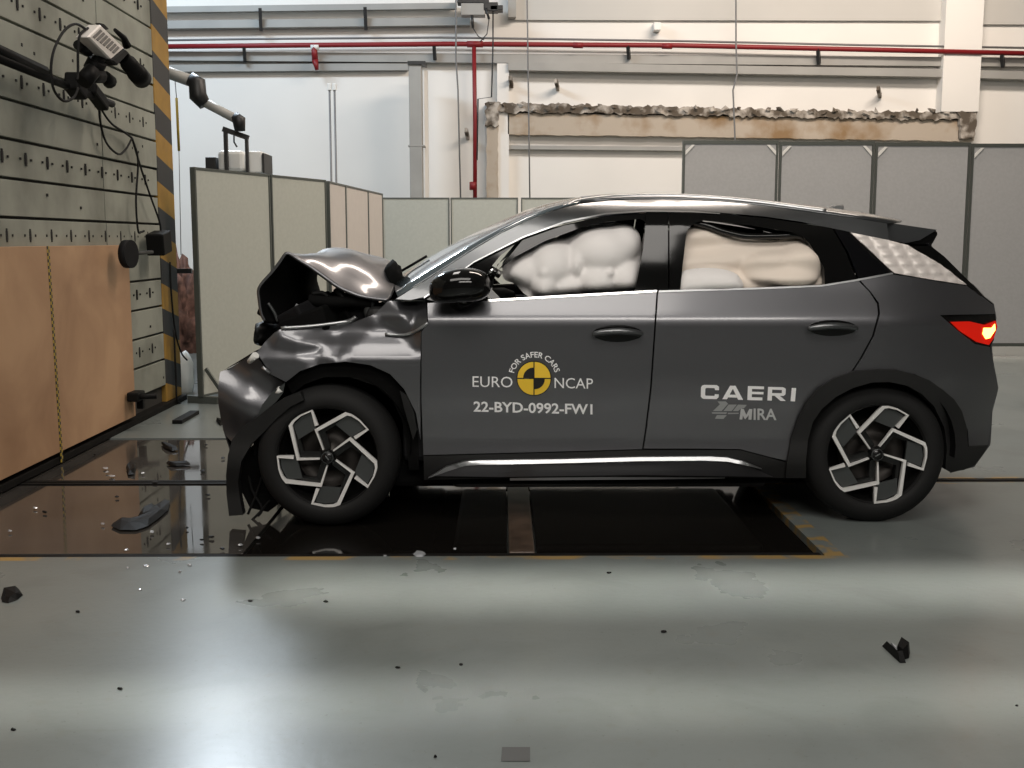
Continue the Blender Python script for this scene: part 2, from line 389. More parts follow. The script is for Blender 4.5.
tube('pipe_tee', [P(467, 44.2, WY-.28), P(483, 44.2, WY-.28)], .052, m_red, rp, 12)
tube('pipe_valve', [P(473, 182, WY-.28), P(473, 190, WY-.28)], .06, m_red, rp, 10)
for x in (578, 667):
    tube('pipe_coupling', [P(x-5, 44.2+(x-470)*.009, WY-.28), P(x+5, 44.4+(x-470)*.009, WY-.28)], .048, m_red, rp, 10)
# hose bracket hanging from the pipe
hv = rp
tube('valve_body', [P(314, 46, WY-.28), P(315, 60, WY-.28)], [.05, .05], m_red, hv); tube('valve_nozzle', [P(315, 60, WY-.28), P(317, 70, WY-.28)], [.055, .03], m_red, hv)
tube('valve_clamp', [P(311, 47, WY-.282), P(319, 47, WY-.282)], .05, m_whitep, hv)
for (x, y0_, y1_, wd) in ((260, 8, 31, .035), (365, 7, 30, .035), (244, 47, 62, .035), (434, 44, 60, .04), (628, 45, 59, .05), (818, 48, 64, .05), (1002, 54, 67, .05)):
    q = ['upper rails left of the hanging valve', 'upper rails right of the hanging valve', 'red pipe left of the hanging valve', 'red pipe by the steel column', 'red pipe above the rusty beam', 'red pipe above the grey screens', 'red pipe by the right edge'][(260, 365, 244, 434, 628, 818, 1002).index(x)]
    o = bar3('wall_bracket', P(x, y0_, WY-.28), P(x+1, y1_, WY-.2), wd*1.6, .05, m_dark)
    tag(o, f'dark bracket holding the {q}', 'bracket', 'dark pipe brackets')
# junction box cluster
jb = empty('junction_box', P(480, 8, WY-.6), 'dark junction box with dangling leads at the top of the wall', 'junction box')
for (xa, ya, xb, yb, m) in ((457, -8, 489, 3, m_dark), (461, 3, 485, 15, m_beam), (483, 2, 498, 11, m_dark), (490, 5, 503, 10, m_dark)):
    A = P(xa, ya, WY-.6); B = P(xb, yb, WY-.6); box('box_housing', (A.x, WY-.6, B.z), (B.x, WY-.35, A.z), m, jb, bev=.01)
for pts in (((472, 15), (473, 28)), ((486, 8), (489, 19)), ((473, 28), (478, 36), (484, 40)), ((489, 19), (487, 34), (480, 42))):
    tube('lead', [P(x, y, WY-.6) for x, y in pts], .022 if pts[0][1] < 16 else .009, m_dark, jb, 6)
wtube('drop_cable', [(493, 12), (493, 45), (491.5, 97), (478, 99), (477, 160)], .012, WY-.45, m_dark, 'dark cable dropping from the junction box and bending to the red pipe', 'cable')
wtube('drop_cable', [(456, 2), (456, 60), (458, 90), (461, 215)], .013, WY-.7, m_wire, 'grey cable hanging down between the steel column and the red branch pipe', 'cable', top=True)
wtube('drop_cable', [(527, -10), (528, 60), (529, 130), (530, 215)], .012, WY-.9, m_wire, 'thin grey cable hanging in front of the left end of the rusty beam', 'cable', top=True)
wtube('drop_cable', [(736, -10), (736, 40), (737, 75), (733, 90), (735, 137), (735, 160)], .014, WY-.6, m_wire, 'thin cable with a knot hanging above the grey screens', 'cable', top=True)
# upper recessed bay, its shade painted as grey slabs
def wrect(xa, ya, xb, yb, Y): return P(xa, ya, Y), P(xb, yb, Y)
A, B = wrect(515, -120, 955, 21, WY-.03); struct(box('shaded_bay_1', (A.x, WY-.06, B.z), (B.x, WY, A.z), m_whiteshade))
A, B = wrect(982, -120, 1200, 25, WY-.03); struct(box('shaded_bay_2', (A.x, WY-.06, B.z), (B.x, WY, A.z), m_whiteshade))
A, B = wrect(508, -120, 516, 17, WY-.2); struct(box('trim_3', (A.x, WY-.22, B.z), (B.x, WY, A.z), m_beam))
A, B = wrect(951, -120, 977, 112, WY-.2); struct(box('trim_4', (A.x, WY-.26, B.z), (B.x, WY, A.z), m_white))
A, B = wrect(497, 63, 509, 260, WY-.2); struct(box('trim_5', (A.x, WY-.16, B.z), (B.x, WY, A.z), m_white))
# steel column
sc_ = empty('steel_column', P(416, 198, WY-.8), 'grey steel box column standing before the white wall with a dark cap', 'column')
A, B = wrect(408.5, 64, 424, 330, WY-.9); box('column_shaft', (A.x, WY-.9, 0), (B.x, WY-.62, A.z), m_beam, sc_, bev=.01)
A2, B2 = wrect(424, 64, 430, 330, WY-.6); box('column_flange', (A2.x, WY-.6, 0), (B2.x, WY-.5, A2.z-.1), m_white, sc_)
A3, B3 = wrect(407.5, 61, 425.5, 64.5, WY-.92); box('column_cap', (A3.x, WY-.93, B3.z), (B3.x, WY-.58, A3.z), m_dark, sc_)
A3, B3 = wrect(408, 145, 424.5, 147, WY-.91); box('column_joint', (A3.x, WY-.905, B3.z+.01), (B3.x, WY-.6, A3.z), m_beam, sc_)
# peeled column and rusty beam
def rough_strip(name, pts, Y, d, m, parent, amp=.03, seed=0, step=.08):
    """jagged slab: polygon outline in the wall plane, edges roughened"""
    out = []
    for i, p in enumerate(pts):
        a = Vector(P(*p, Y)); b_ = Vector(P(*pts[(i+1) % len(pts)], Y)); n = max(1, int((b_-a).length/step))
        for k in range(n):
            q = a.lerp(b_, k/n); q.x += amp*noise.noise(q*15+Vector((seed, 0, 0))); q.z += amp*noise.noise(q*15+Vector((0, seed, 9))); out.append(q)
    o = prism(name, out, (0, 1, 0), d, m); keep(o, parent); return o
rb = empty('concrete_beam', P(740, 120, WY), 'rust-stained bare concrete beam with a crumbling top edge on the back wall', 'beam')
rough_strip('beam_face', [(508, 113), (955, 120), (974, 121), (974, 141), (955, 141), (700, 137), (508, 134.5)], WY-.16, .2, m_concrete, rb, .015)
rough_strip('crumbled_edge', [(488, 103), (600, 105), (720, 108), (850, 111), (977, 112.5), (974, 120), (850, 118), (720, 116), (600, 113), (497, 112)], WY-.22, .22, m_rough, rb, .05, 3, .035)
rough_strip('crumbled_end', [(959, 112), (977, 113), (975, 138), (962, 139)], WY-.28, .28, m_rough, rb, .05, 5, .06)
for i in range(70):      # loose mortar teeth along the crumbled edge: same part family
    x = 492+i*6.9+random.uniform(-2, 2); y = 105+(x-500)*.0165
    if i % 2 == 0:
        c = P(x, y+random.uniform(-1.5, 3), WY-.24)
        vs = []
        for q in range(7): vs.append(c+Vector((random.uniform(-.07, .07), random.uniform(-.04, .04), random.uniform(-.05, .05))))
        bm = bmesh.new()
        for v in vs: bm.verts.new(v)
        bmesh.ops.convex_hull(bm, input=bm.verts); keep(bm_obj('mortar_lump', bm, m_rough), rb)
pc = empty('peeled_column', P(492, 198, WY), 'bare concrete column with plaster peeled off, left end of the rusty beam', 'column')
rough_strip('column_face', [(486.5, 124), (498, 124), (498, 330), (486, 330)], WY-.2, .2, m_concrete, pc, .02)
rough_strip('crumbled_head', [(486, 102), (499, 104), (498, 127), (486, 125)], WY-.26, .26, m_rough, pc, .07, 8, .05)
# small things on the wall
A, B = wrect(654, 22, 661, 30, WY-.2); tag(box('wall_box', (A.x, WY-.2, B.z), (B.x, WY, A.z), m_whitep, bev=.01), 'small white box fixed high on the wall above the rusty beam', 'wall box')
for (x, y, s) in ((556, 85, 'above the left part of the rusty beam'), (878, 92, 'above the right part of the rusty beam'), (510, 82, 'beside the left pilaster'), (466, 134, 'left of the red branch pipe')):
    o = bar3('wall_stub', P(x, y-4, WY-.3), P(x+2, y+4, WY-.02), .08, .05, m_rough); tag(o, f'short cut-off metal stub {s}', 'stub', 'cut-off stubs on the wall')
# two thin poles
for x, s in ((329.5, 'left'), (334.5, 'right')):
    t = empty('thin_pole', P(x, 181, 16.5), f'{s} of the two thin upright steel poles behind the beige screens', 'pole', 'thin poles behind the screens')
    a = P(x, 90, 16.5); tube('pole_shaft', [(a.x, 16.5, 0), a], .015, m_wire, t, 8)
    boxc('pole_head', P(x, 87, 16.5), (.055, .06, .1), m_whitep, t, bev=.008)

# ---- grey screens on the right
SY = 13.3
edges = [682.5, 779.5, 875.5, 972, 1070, 1168]
for i in range(5):
    xa, xb = edges[i], edges[i+1]
    A = P(xa+.6, 140+(xa-682)*.0105, SY); B = P(xb-.6, 140+(xb-682)*.0105, SY); zt = (A.z+B.z)/2
    lab = ['leftmost grey screen behind the car roof', 'second grey screen from the left, above the roof spoiler side', 'third grey screen from the left, directly behind the spoiler', 'grey screen with a wheeled foot right of the thick joint', 'grey screen at the far right end'][i]
    t = empty('partition_screen', ((A.x+B.x)/2, SY, 0), lab, 'screen', 'tall grey screens behind the car')
    zb = .12
    box('screen_board', (A.x+.03, SY+.01, zb+.03), (B.x-.03, SY+.035, zt-.03), m_panel, t)
    for c in ((A.x, A.x+.025), (B.x-.025, B.x)): box('frame_post', (c[0], SY, zb), (c[1], SY+.05, zt), m_frame, t)
    for c in ((zb, zb+.04), (zt-.04, zt)): box('frame_rail', (A.x+.025, SY, c[0]), (B.x-.025, SY+.05, c[1]), m_frame, t)
    for sx, xx in ((1, A.x+.05), (-1, B.x-.05)):
        if i == 2 and sx == -1: continue
        prism('corner_plate', [(xx-sx*.02, SY-.004, zt-.12), (xx-sx*.02, SY-.004, zt-.17), (xx+sx*.09, SY-.004, zt-.05), (xx+sx*.055, SY-.004, zt-.05)], (0, 1, 0), .006, m_whitep, t)
    for xx in (A.x+.28, B.x-.28):
        tube('caster', [(xx, SY, .045), (xx+.035, SY, .045)], .045, m_dark, t, 12); box('caster_fork', (xx-.03, SY-.04, .06), (xx+.06, SY+.06, zb), m_dark, t)

# ---- beige screens on the left
ZT = 2.0
def screen(pa, pb, m, label, za=None, zb=.06, name='partition_screen', fr=.018, board2=None, group='lower beige screens behind the bonnet', foot=False):
    a = G(*pa, ZT) if len(pa) == 2 else Vector(pa); b_ = G(*pb, ZT) if len(pb) == 2 else Vector(pb)
    d = (b_-a); d.z = 0; Ln = d.length; d.normalize(); n = Vector((d.y, -d.x, 0))
    t = empty(name, ((a.x+b_.x)/2, (a.y+b_.y)/2, 0), label, 'screen', group)
    q = Matrix((( d.x, -d.y, 0), (d.y, d.x, 0), (0, 0, 1)))
    def pc_(name, u0, u1, z0_, z1_, th, mm, off=0):
        c = a + d*((u0+u1)/2); c.z = (z0_+z1_)/2; c += n*off
        boxc(name, c, (u1-u0, th, z1_-z0_), mm, t, rot=q)
    pc_('screen_board', fr, Ln-fr, zb+fr, ZT-fr, .03, m)
    pc_('frame_post', 0, fr, zb, ZT, .05, m_frame); pc_('frame_post', Ln-fr, Ln, zb, ZT, .05, m_frame)
    pc_('frame_rail', fr, Ln-fr, zb, zb+fr, .05, m_frame); pc_('frame_rail', fr, Ln-fr, ZT-.018, ZT, .045, m_frame)
    if foot:
        for u in (.05, Ln-.05):
            c = a+d*u; boxc('screen_foot', (c.x, c.y, .03), (.06, .3, .06), m_frame, t, rot=q)
            bar3('foot_brace', (c.x+n.x*.22, c.y+n.y*.22, .06), (c.x+n.x*.03, c.y+n.y*.03, .3), .03, .02, m_frame, t)
    return a, b_
a0 = G(192, 167, ZT); a1 = G(324, 180, ZT); am = G(268, 174.2, ZT)
am = a0.lerp(a1, .53)
screen(tuple(a0), tuple(am-(a1-a0).normalized()*.01), m_panelb, 'leftmost beige screen, nearest to the striped barrier corner', foot=True)
screen(tuple(am+(a1-a0).normalized()*.01), tuple(a1), m_panelb, 'second beige screen from the left, behind the raised bonnet', foot=True)
b0 = G(327, 181, ZT); b1 = G(381, 193.6, ZT)
def tpos(x):  # point along b0-b1 seen at picture column x
    r = ray(x, 186); d = b1-b0; n = Vector((r.y, -r.x, 0)); t_ = -(b0-C0).dot(n)/d.dot(n); return b0+d*t_
c1 = tpos(344); c2 = tpos(366.5)
screen(tuple(b0), tuple(c1), m_panelw, 'left leaf of the narrow warm-lit folding screen', fr=.02)
screen(tuple(c1), tuple(c2), m_panelw, 'middle leaf of the narrow warm-lit folding screen', fr=.02)
screen(tuple(c2), tuple(b1), m_panelw, 'right leaf of the narrow warm-lit folding screen', fr=.02)
e0 = G(382, 197.6, ZT); yy = e0.y
def at(x): p = P(x, 198, yy); return (p.x, yy, ZT)
screen(at(382), at(449.5), m_panelb, 'beige screen seen above the windscreen foot')
screen(at(450.5), at(518), m_panelb, 'beige screen seen above the front door mirror')
screen(at(521), at(586), m_panelb, 'beige screen whose top shows over the front of the roof')
screen(at(587), at(655), m_panelb, 'beige screen hidden behind the roof beside the grey ones')

# ---- equipment tower behind the screens
ey = 11.2
et = empty('equipment_trolley', P(235, 230, ey), 'white and black instrument trolley peeking over the leftmost beige screen', 'trolley')
def eb(name, xa, ya, xb, yb, m, dy=0, dd=.3, bev=.01):
    A = P(xa, ya, ey+dy); B = P(xb, yb, ey+dy); box(name, (A.x, ey+dy, B.z), (B.x, ey+dy+dd, A.z), m, et, bev=bev)
eb('instrument_case', 217, 150, 244, 172, m_whitep, 0, .4, .04); eb('instrument_case', 248, 151, 262, 173, m_whitep, .05, .4, .015)
eb('case_edge', 262, 153, 264.5, 173, m_dark, .04, .4, .003); eb('battery_box', 205, 157, 216, 175, m_dark, 0, .2, .008)
eb('frame_post', 223, 128, 228, 172, m_dark, -.12, .05, .003); eb('frame_post', 244.5, 137, 248.5, 172, m_dark, -.12, .05, .003)
bar3('frame_top', P(223, 129, ey-.1), P(248.5, 138, ey-.1), .05, .05, m_dark, et)
tube('loop_cable', [P(x, y, ey-.05) for x, y in ((234, 134), (234, 142), (237, 147))], .008, m_cable, et, 6)
eb('trolley_body', 206, 172, 262, 380, m_beam, .05, .35, .01)
ar = empty('support_arm', P(200, 95, 11), 'grey jointed boom arm with black elbows reaching from behind the barrier', 'arm')
tube('arm_tube', [P(150, 66, 11), P(194, 82, 11)], .058, m_arm, ar, 14); tube('arm_tube', [P(202, 101, 11), P(236, 119, 11)], .045, m_arm, ar, 14)
tube('elbow', [P(190, 79, 11), P(197, 83, 11), P(198, 96, 11), P(205, 105, 11)], [.07, .085, .085, .06], m_dark, ar, 14)
tube('elbow', [P(234, 116, 11), P(239, 120, 11), P(240, 131, 11)], [.05, .065, .05], m_dark, ar, 14)
ys_ = empty('pull_rod', P(177, 100, 11), 'slim yellow rod hanging on a string beside the striped barrier corner', 'rod')
tube('rod', [P(176.5, 98, 11), P(179, 151, 11)], .013, m_tape1, ys_, 8); tube('string', [P(175, 80, 11), P(176.5, 98, 11)], .004, m_wire, ys_, 5)
tube('string', [P(179, 151, 11), P(181, 255, 11)], .004, m_wire, ys_, 5)
wb = tag(bar3('wall_bar', P(165, 271, 12), P(192, 271, 12), .05, .05, m_dark), 'dark horizontal bar seen in the gap behind the striped corner', 'bar')
# heap and sack in the gap
def blob(name, c, s, m, parent=None, amp=.35, f=3.0, seed=0, sub=3):
    bm = bmesh.new(); bmesh.ops.create_icosphere(bm, subdivisions=sub, radius=1)
    for v in bm.verts:
        k_ = 1+amp*noise.noise(v.co*f+Vector((seed, seed*.3, 0))); v.co = Vector((v.co.x*s[0]*k_, v.co.y*s[1]*k_, v.co.z*s[2]*k_))+Vector(c)
    o = bm_obj(name, bm, m, None, True)
    if parent is not None: keep(o, parent)
    return o
hp = blob('rubble_heap', P(183, 335, 14), (.35, .3, .78), m_rubble, amp=.8, f=6, seed=3, sub=4); tag(hp, 'reddish brown rough heap glimpsed in the gap right of the striped corner', 'heap'); hp.location.z += 0
bg = blob('white_sack', P(184, 375, 10.2), (.09, .1, .22), m_whitep, amp=.25, seed=4); tag(bg, 'small white sack on the floor in the gap behind the striped corner', 'sack')

# ================================================================ BARRIER
yend0 = PX(158, 200, BX).y; yend1 = PX(174, 200, BX).y; yj = PX(101, 120, BX).y
STR_OFF = 0.0
br = empty('crash_barrier', (BX-1, 7, 0), 'massive concrete crash barrier faced with grey steel plates and a striped corner post', 'barrier')
box('barrier_core', (BX-2.2, 3.0, 0), (BX-.035, yend1-.01, 3.9), m_core, br)
zr = PX(0, 217, BX).z; pitch = (PX(0, 97, BX).z-zr)/3
ynear = 3.0; rows = []
z = zr
while z-pitch > .05: z -= pitch
nrow = 0; slots = bmesh.new()
zz = z; r = 0
base_r = round((zr-z)/pitch)      # row index whose bottom is the line at zr
while zz < 3.85:
    for (ya, yb) in ((ynear, yj-.006), (yj+.006, yend0)):
        o = box('plate', (BX-.035, ya, zz+.009), (BX+random.uniform(-.004, .004), yb, zz+pitch-.009), m_plate, br, bev=.003)
    if (r-base_r) % 2 == 1:       # slotted rows: r = base_r-1 lies under the zr line
        yy_ = PX(6, 233, BX).y; sp_ = .318
        y_ = yy_-sp_*6
        while y_ < yend0-.08:
            zc = zz+pitch*.5+.01
            add_box(slots, (BX+.003, y_, zc), (.008, .022, .05)); add_box(slots, (BX+.003, y_, zc), (.0085, .014, .078)); add_box(slots, (BX+.003, y_-.075, zc), (.008, .014, .014)); add_box(slots, (BX+.003, y_+.075, zc), (.008, .014, .014))
            y_ += sp_
    else:
        for q in range(9):
            add_box(slots, (BX+.003, random.uniform(ynear, yend0), zz+pitch*random.uniform(.3, .7)), (.008, .016, .018))
    zz += pitch; r += 1
so = keep(bm_obj('anchor_slots', slots, m_hole), br); so['kind'] = 'stuff'
box('base_channel', (BX-.035, ynear, 0), (BX+.05, yend1, .045), m_rail, br, bev=.004)
zs = PX(166, 25, BX).z
STR_OFF = 0.0
m_str = stripes_mat()
box('corner_post', (BX-.3, yend0+.004, 0), (BX+.004, yend1, 3.9), m_str, br, bev=.006)
# plywood facing
pw = empty('plywood_sheet', (BX+.04, 5.5, 0), 'tan plywood sheet fixed on the barrier face with a chequered tape line', 'plywood')
py1 = PX(130, 300, BX+.05).y; pz1 = PX(60, 246, BX+.05).z
box('ply_board', (BX+.012, 3.2, .075), (BX+.055, py1, pz1), m_ply, pw, bev=.002)
ty0 = PX(48, 250, BX+.056).y; ty1 = PX(62, 462, BX+.056).y; zb0 = PX(62, 462, BX+.056).z
bmA = bmesh.new(); bmB = bmesh.new(); n = 68
for i in range(n):
    t_ = i/n; zc = pz1+(zb0-pz1)*(t_+.5/n); yc = ty0+(ty1-ty0)*t_; h = (pz1-zb0)/n
    add_box(bmA, (BX+.057, yc-.008 if i % 2 else yc+.008, zc), (.003, .017, h*.98)); add_box(bmB, (BX+.057, yc+.008 if i % 2 else yc-.008, zc), (.003, .017, h*.98))
keep(bm_obj('yellow_checks', bmA, m_tape1), pw); keep(bm_obj('black_checks', bmB, m_tape2), pw)
# clamps at the plywood edge
def lump_clamp(px, py, label):
    t = empty('edge_clamp', PX(px, py, BX+.06), label, 'clamp', 'clamps at the plywood edge')
    c = PX(px+3, py, BX+.11)
    boxc('clamp_body', c, (.09, .16, .07), m_debris, t, bev=.012); tube('clamp_bolt', [c+Vector((.0, -.05, 0)), c+Vector((.16, -.02, .0))], .02, m_debris, t, 8)
    boxc('clamp_jaw', c+Vector((.0, .1, -.05)), (.05, .05, .12), m_debris, t, bev=.008)
lump_clamp(133, 396, 'black screw clamp low at the right edge of the plywood')
# puck and box at plywood top corner
t = empty('light_trigger', PX(152, 245, BX+.1), 'small black trigger box with a round pad on a rod at the plywood top corner', 'sensor')
c = PX(159, 243, BX+.12); boxc('trigger_box', c, (.14, .22, .17), m_debris, t, rot=Matrix.Rotation(.15, 3, 'X'), bev=.012)
c2_ = PX(128, 254, BX+.16); tube('round_pad', [c2_+Vector((-.02, 0, 0)), c2_+Vector((.03, -.01, 0))], .10, m_int, t, 20)
tube('rod', [c2_, PX(152, 252, BX+.16)], .014, m_dark, t, 8)
# high speed camera on rail
ht = empty('highspeed_camera', PX(90, 95, BX+.1), 'silver finned high-speed camera with a long black lens on an arm of the barrier', 'camera')
RX = BX+.12
tube('mount_rail', [PX(-25, 49, RX), PX(112, 104, RX)], .026, m_debris, ht, 8)
tube('mount_rail', [PX(-25, 40, RX), PX(45, 72, RX)], .034, m_debris, ht, 6)
boxc('rail_clamp', PX(76, 86, RX+.03), (.10, .16, .12), m_debris, ht, rot=Matrix.Rotation(-.35, 3, 'X'), bev=.015)
boxc('rail_clamp', PX(97, 97, RX+.01), (.08, .26, .08), m_debris, ht, rot=Matrix.Rotation(-.35, 3, 'X'), bev=.015)
CX = BX+.42
def cp(x, y, dx=0): return PX(x, y, CX+dx)
for a, b_, r_ in (((83, 82), (93, 70), .05), ((93, 70), (98, 60), .06), ((86, 76), (101, 76), .045), ((92, 58), (100, 66), .055)):
    tube('joint_arm', [cp(*a, -.1), cp(*b_, -.06)], r_, m_debris, ht, 10)
tube('joint_knob', [cp(105, 76, -.1), cp(110, 82, -.1)], [.035, .045], m_debris, ht, 10)
tube('joint_knob', [cp(78, 45, -.1), cp(88, 50, -.1)], [.03, .04], m_debris, ht, 10)
body = [(101, 24.5), (125, 48), (112, 61), (88, 37)]
prism('camera_body', [cp(*p, 0) for p in body], (1, 0, 0), -.08, m_cambody, ht, bev=.008)
import itertools
c_o = Vector(cp(101, 24.5)); e_u = (cp(125, 48)-c_o); e_v = (cp(88, 37)-c_o)
for i in range(7):
    u0 = .08+i*.118; q = [c_o+e_u*u0+e_v*.24, c_o+e_u*(u0+.075)+e_v*.24, c_o+e_u*(u0+.075)+e_v*(.82-.02*i), c_o+e_u*u0+e_v*(.82-.02*i)]
    prism('cooling_fin', [p+Vector((.004, 0, 0)) for p in q], (1, 0, 0), -.012, m_fin, ht)
prism('camera_handle', [cp(*p, -.02) for p in ((100, 23), (104, 24), (109, 29), (106, 30))], (1, 0, 0), -.03, m_debris, ht)
prism('front_block', [cp(*p, .01) for p in ((125, 48), (130, 53), (118, 66), (111, 60))], (1, 0, 0), -.09, m_debris, ht, bev=.01)
la = cp(122, 56, -.04); lb = cp(142, 79, -.04)
tube('lens', [la, la.lerp(lb, .3), la.lerp(lb, .31), la.lerp(lb, .7), la.lerp(lb, .71), lb], [.045, .045, .055, .055, .065, .065], m_debris, ht, 20)
tube('lens_lever', [cp(139, 75, 0), cp(147, 72, 0), cp(148, 77, 0)], .008, m_debris, ht, 6)
tube('side_lever', [cp(115, 30, -.05), cp(124, 38, -.05), cp(127, 46, -.05)], [.012, .02, .03], m_debris, ht, 8)
tube('camera_cable', [cp(*p, -.05) for p in catmull([(88, 31), (76, 24), (64, 31), (54, 50), (51, 70), (54, 90), (64, 101), (74, 97), (78, 88)], 5)], .008, m_cable, ht, 6)
tube('camera_cable', [cp(*p, -.05) for p in catmull([(88, 28), (80, 35), (78, 50), (78, 72), (77, 80)], 5)], .008, m_cable, ht, 6)
cb = empty('hanging_cables', PX(115, 130, BX+.1), 'black cables hanging from the camera rail down to the trigger box', 'cable')
for pts in ([(98, 100), (103, 112), (112, 124), (124, 132), (132, 138)], [(99, 100), (100, 120), (106, 142), (118, 154), (126, 149), (132, 138)], [(132, 138), (138, 160), (136, 200), (138, 230), (141, 232), (144, 231)], [(132, 138), (140, 165), (150, 195), (159, 220), (161, 232)], [(170, 262), (171, 290), (175, 330), (181, 352), (187, 360)], [(174, 330), (176, 380), (178, 402), (190, 402)]):
    tube('cable', [PX(x, y, BX+.06) for x, y in catmull(pts, 5)], .008, m_cable, cb, 6)

# ================================================================ CAR
YN = 5.30; YC = YN+.9375
def lerp_tab(t, tab):
    if t <= tab[0][0]: return tab[0][1]
    for (a, va), (b_, vb) in zip(tab, tab[1:]):
        if t <= b_: u = (t-a)/(b_-a); return va+(vb-va)*u
    return tab[-1][1]
# heights: crease at zc, belt above
ZTAB = [(.15, .13), (.22, .10), (.30, .062), (.36, .058), (.42, .066), (.50, .052), (.60, .030), (.72, .012), (.84, .006), (.95, .004), (1.005, .000), (1.02, .003), (1.07, .027), (1.12, .051), (1.15, .066), (1.25, .100), (1.35, .136), (1.45, .176), (1.52, .216), (1.56, .262), (1.60, .34), (1.64, .45)]
def smooth_tab(t, tab, w=.012):
    return (lerp_tab(t-w, tab)+2*lerp_tab(t, tab)+lerp_tab(t+w, tab))/4
FOLDS = []
def inset(x, z):
    v = smooth_tab(z, ZTAB)
    if x > 1.75: v += .24*((x-1.75)/.75)**2.3
    if x < -1.0: v += .05*(-1.0-x)**2
    return v
def surf(px, py, off=0.0, fn=None):
    fn = fn or inset; Y = YN
    for _ in range(14):
        p = P(px, py, Y); Y = .5*Y+.5*(YN+fn(p.x, p.z)+off)
    return P(px, py, Y)
def fender_inset(x, z):
    v = inset(x, z)
    k = FK; t = lerp_tab(z, FTAB)
    fade = max(0, min(1, (k[0]-x)/.07)); left = max(0, min(1, (x-k[1])/.25))
    v += t*(.45+.55*left)*(.35+.65*fade)
    for (a, b_, wd, amp) in FOLDS:
        ab = (b_[0]-a[0], b_[1]-a[1]); L2 = ab[0]**2+ab[1]**2
        t_ = max(0, min(1, ((x-a[0])*ab[0]+(z-a[1])*ab[1])/L2)); d = math.hypot(x-a[0]-t_*ab[0], z-a[1]-t_*ab[1])
        if d < wd: u_ = 1-d/wd; v += amp*u_
    v += .004*noise.noise(Vector((x*5, z*5, 3)))
    return v
def arch_mask(x, z, cx, cz, R): return math.hypot(x-cx, z-cz) < R
def inpoly(x, y, poly):
    c = False; n = len(poly); j = n-1
    for i in range(n):
        if ((poly[i][1] > y) != (poly[j][1] > y)) and (x < (poly[j][0]-poly[i][0])*(y-poly[i][1])/(poly[j][1]-poly[i][1])+poly[i][0]): c = not c
        j = i
    return c
car = empty('car', (0.45, YC, 0), 'dark grey crossover car with crushed front end, test lettering on its doors', 'car')
def panel(name, pxpoly, m, parent=car, off=0.0, th=.012, fn=None, step=.03, smooth_n=0, closed_back=True, mirror=True, thf=None, bumpf=None):
    fn = fn or inset
    pts = catmull(pxpoly, smooth_n, True) if smooth_n else pxpoly
    dense = []
    for i, p in enumerate(pts):
        q = pts[(i+1) % len(pts)]; n = max(1, int(math.hypot(q[0]-p[0], q[1]-p[1])*.005/step))
        for k in range(n): dense.append((p[0]+(q[0]-p[0])*k/n, p[1]+(q[1]-p[1])*k/n))
    xz = []
    for p in dense:
        s = surf(p[0], p[1], off, fn); xz.append((s.x, s.z))
    x0 = min(p[0] for p in xz); x1 = max(p[0] for p in xz); zmin = min(p[1] for p in xz); zmax = max(p[1] for p in xz)
    V = [Vector(p) for p in xz]; n0 = len(V)
    nx = int((x1-x0)/step)+1; nz = int((zmax-zmin)/step)+1
    def bd(x, z):
        m_ = 9
        for i in range(n0):
            dx = xz[i][0]-x; dz = xz[i][1]-z; d = dx*dx+dz*dz
            if d < m_: m_ = d
        return m_
    for i in range(nx+1):
        for j in range(nz+1):
            x = x0+i*step+(.5*step if j % 2 else 0); z = zmin+j*step
            if inpoly(x, z, xz) and bd(x, z) > (step*.55)**2: V.append(Vector((x, z)))
    r = delaunay_2d_cdt(V, [], [list(range(n0))], 1, 1e-6)
    vs2, fs = r[0], r[2]
    def y(x, z):
        v = YN+fn(x, z)+off
        if bumpf: v += bumpf(x, z)
        return v
    front = [(v.x, y(v.x, v.y), v.y) for v in vs2]; nF = len(front)
    bm = bmesh.new(); fv = [bm.verts.new(v) for v in front]; bv = [bm.verts.new((v[0], v[1]+th, v[2])) for v in front]
    for f in fs:
        a = [vs2[i] for i in f]
        s = sum((a[i].x*a[(i+1) % len(a)].y-a[(i+1) % len(a)].x*a[i].y) for i in range(len(a)))
        f = list(f) if s > 0 else list(f)[::-1]
        try:
            q = bm.faces.new([fv[i] for i in f]); q.smooth = True; bm.faces.new([bv[i] for i in f[::-1]]).smooth = True
        except ValueError: pass
    bes = [e for e in bm.edges if len(e.link_faces) == 1 and e.verts[0] in set(fv) and e.verts[1] in set(fv)]
    idx = {v: i for i, v in enumerate(fv)}
    for e in bes:
        i, j = idx[e.verts[0]], idx[e.verts[1]]
        c = [bm.verts.new(fv[i].co), bm.verts.new(fv[j].co), bm.verts.new(bv[j].co), bm.verts.new(bv[i].co)]
        l = e.link_loops[0]
        order = c if l.vert == e.verts[1] else c[::-1]
        bm.faces.new(order)
    o = bm_obj(name, bm, m); keep(o, parent)
    if mirror: MIR.append(o)
    return o
MIR = []
PAIR = {}
def mirror_all():
    """far side of the car: copies of near-side parts reflected about the centre plane"""
    S = Matrix.Translation((0, 2*YC, 0)) @ Matrix.Diagonal((1, -1, 1, 1))
    done = {}
    for o in MIR:
        me = o.data.copy(); me.transform(S)
        if me: me.flip_normals()
        c = bpy.data.objects.new(o.name, me); COL.objects.link(c); par = done.get(o.parent, o.parent)
        c.parent = par; c.matrix_parent_inverse = Matrix.Translation(-Vector(par.location))
        done[o] = c

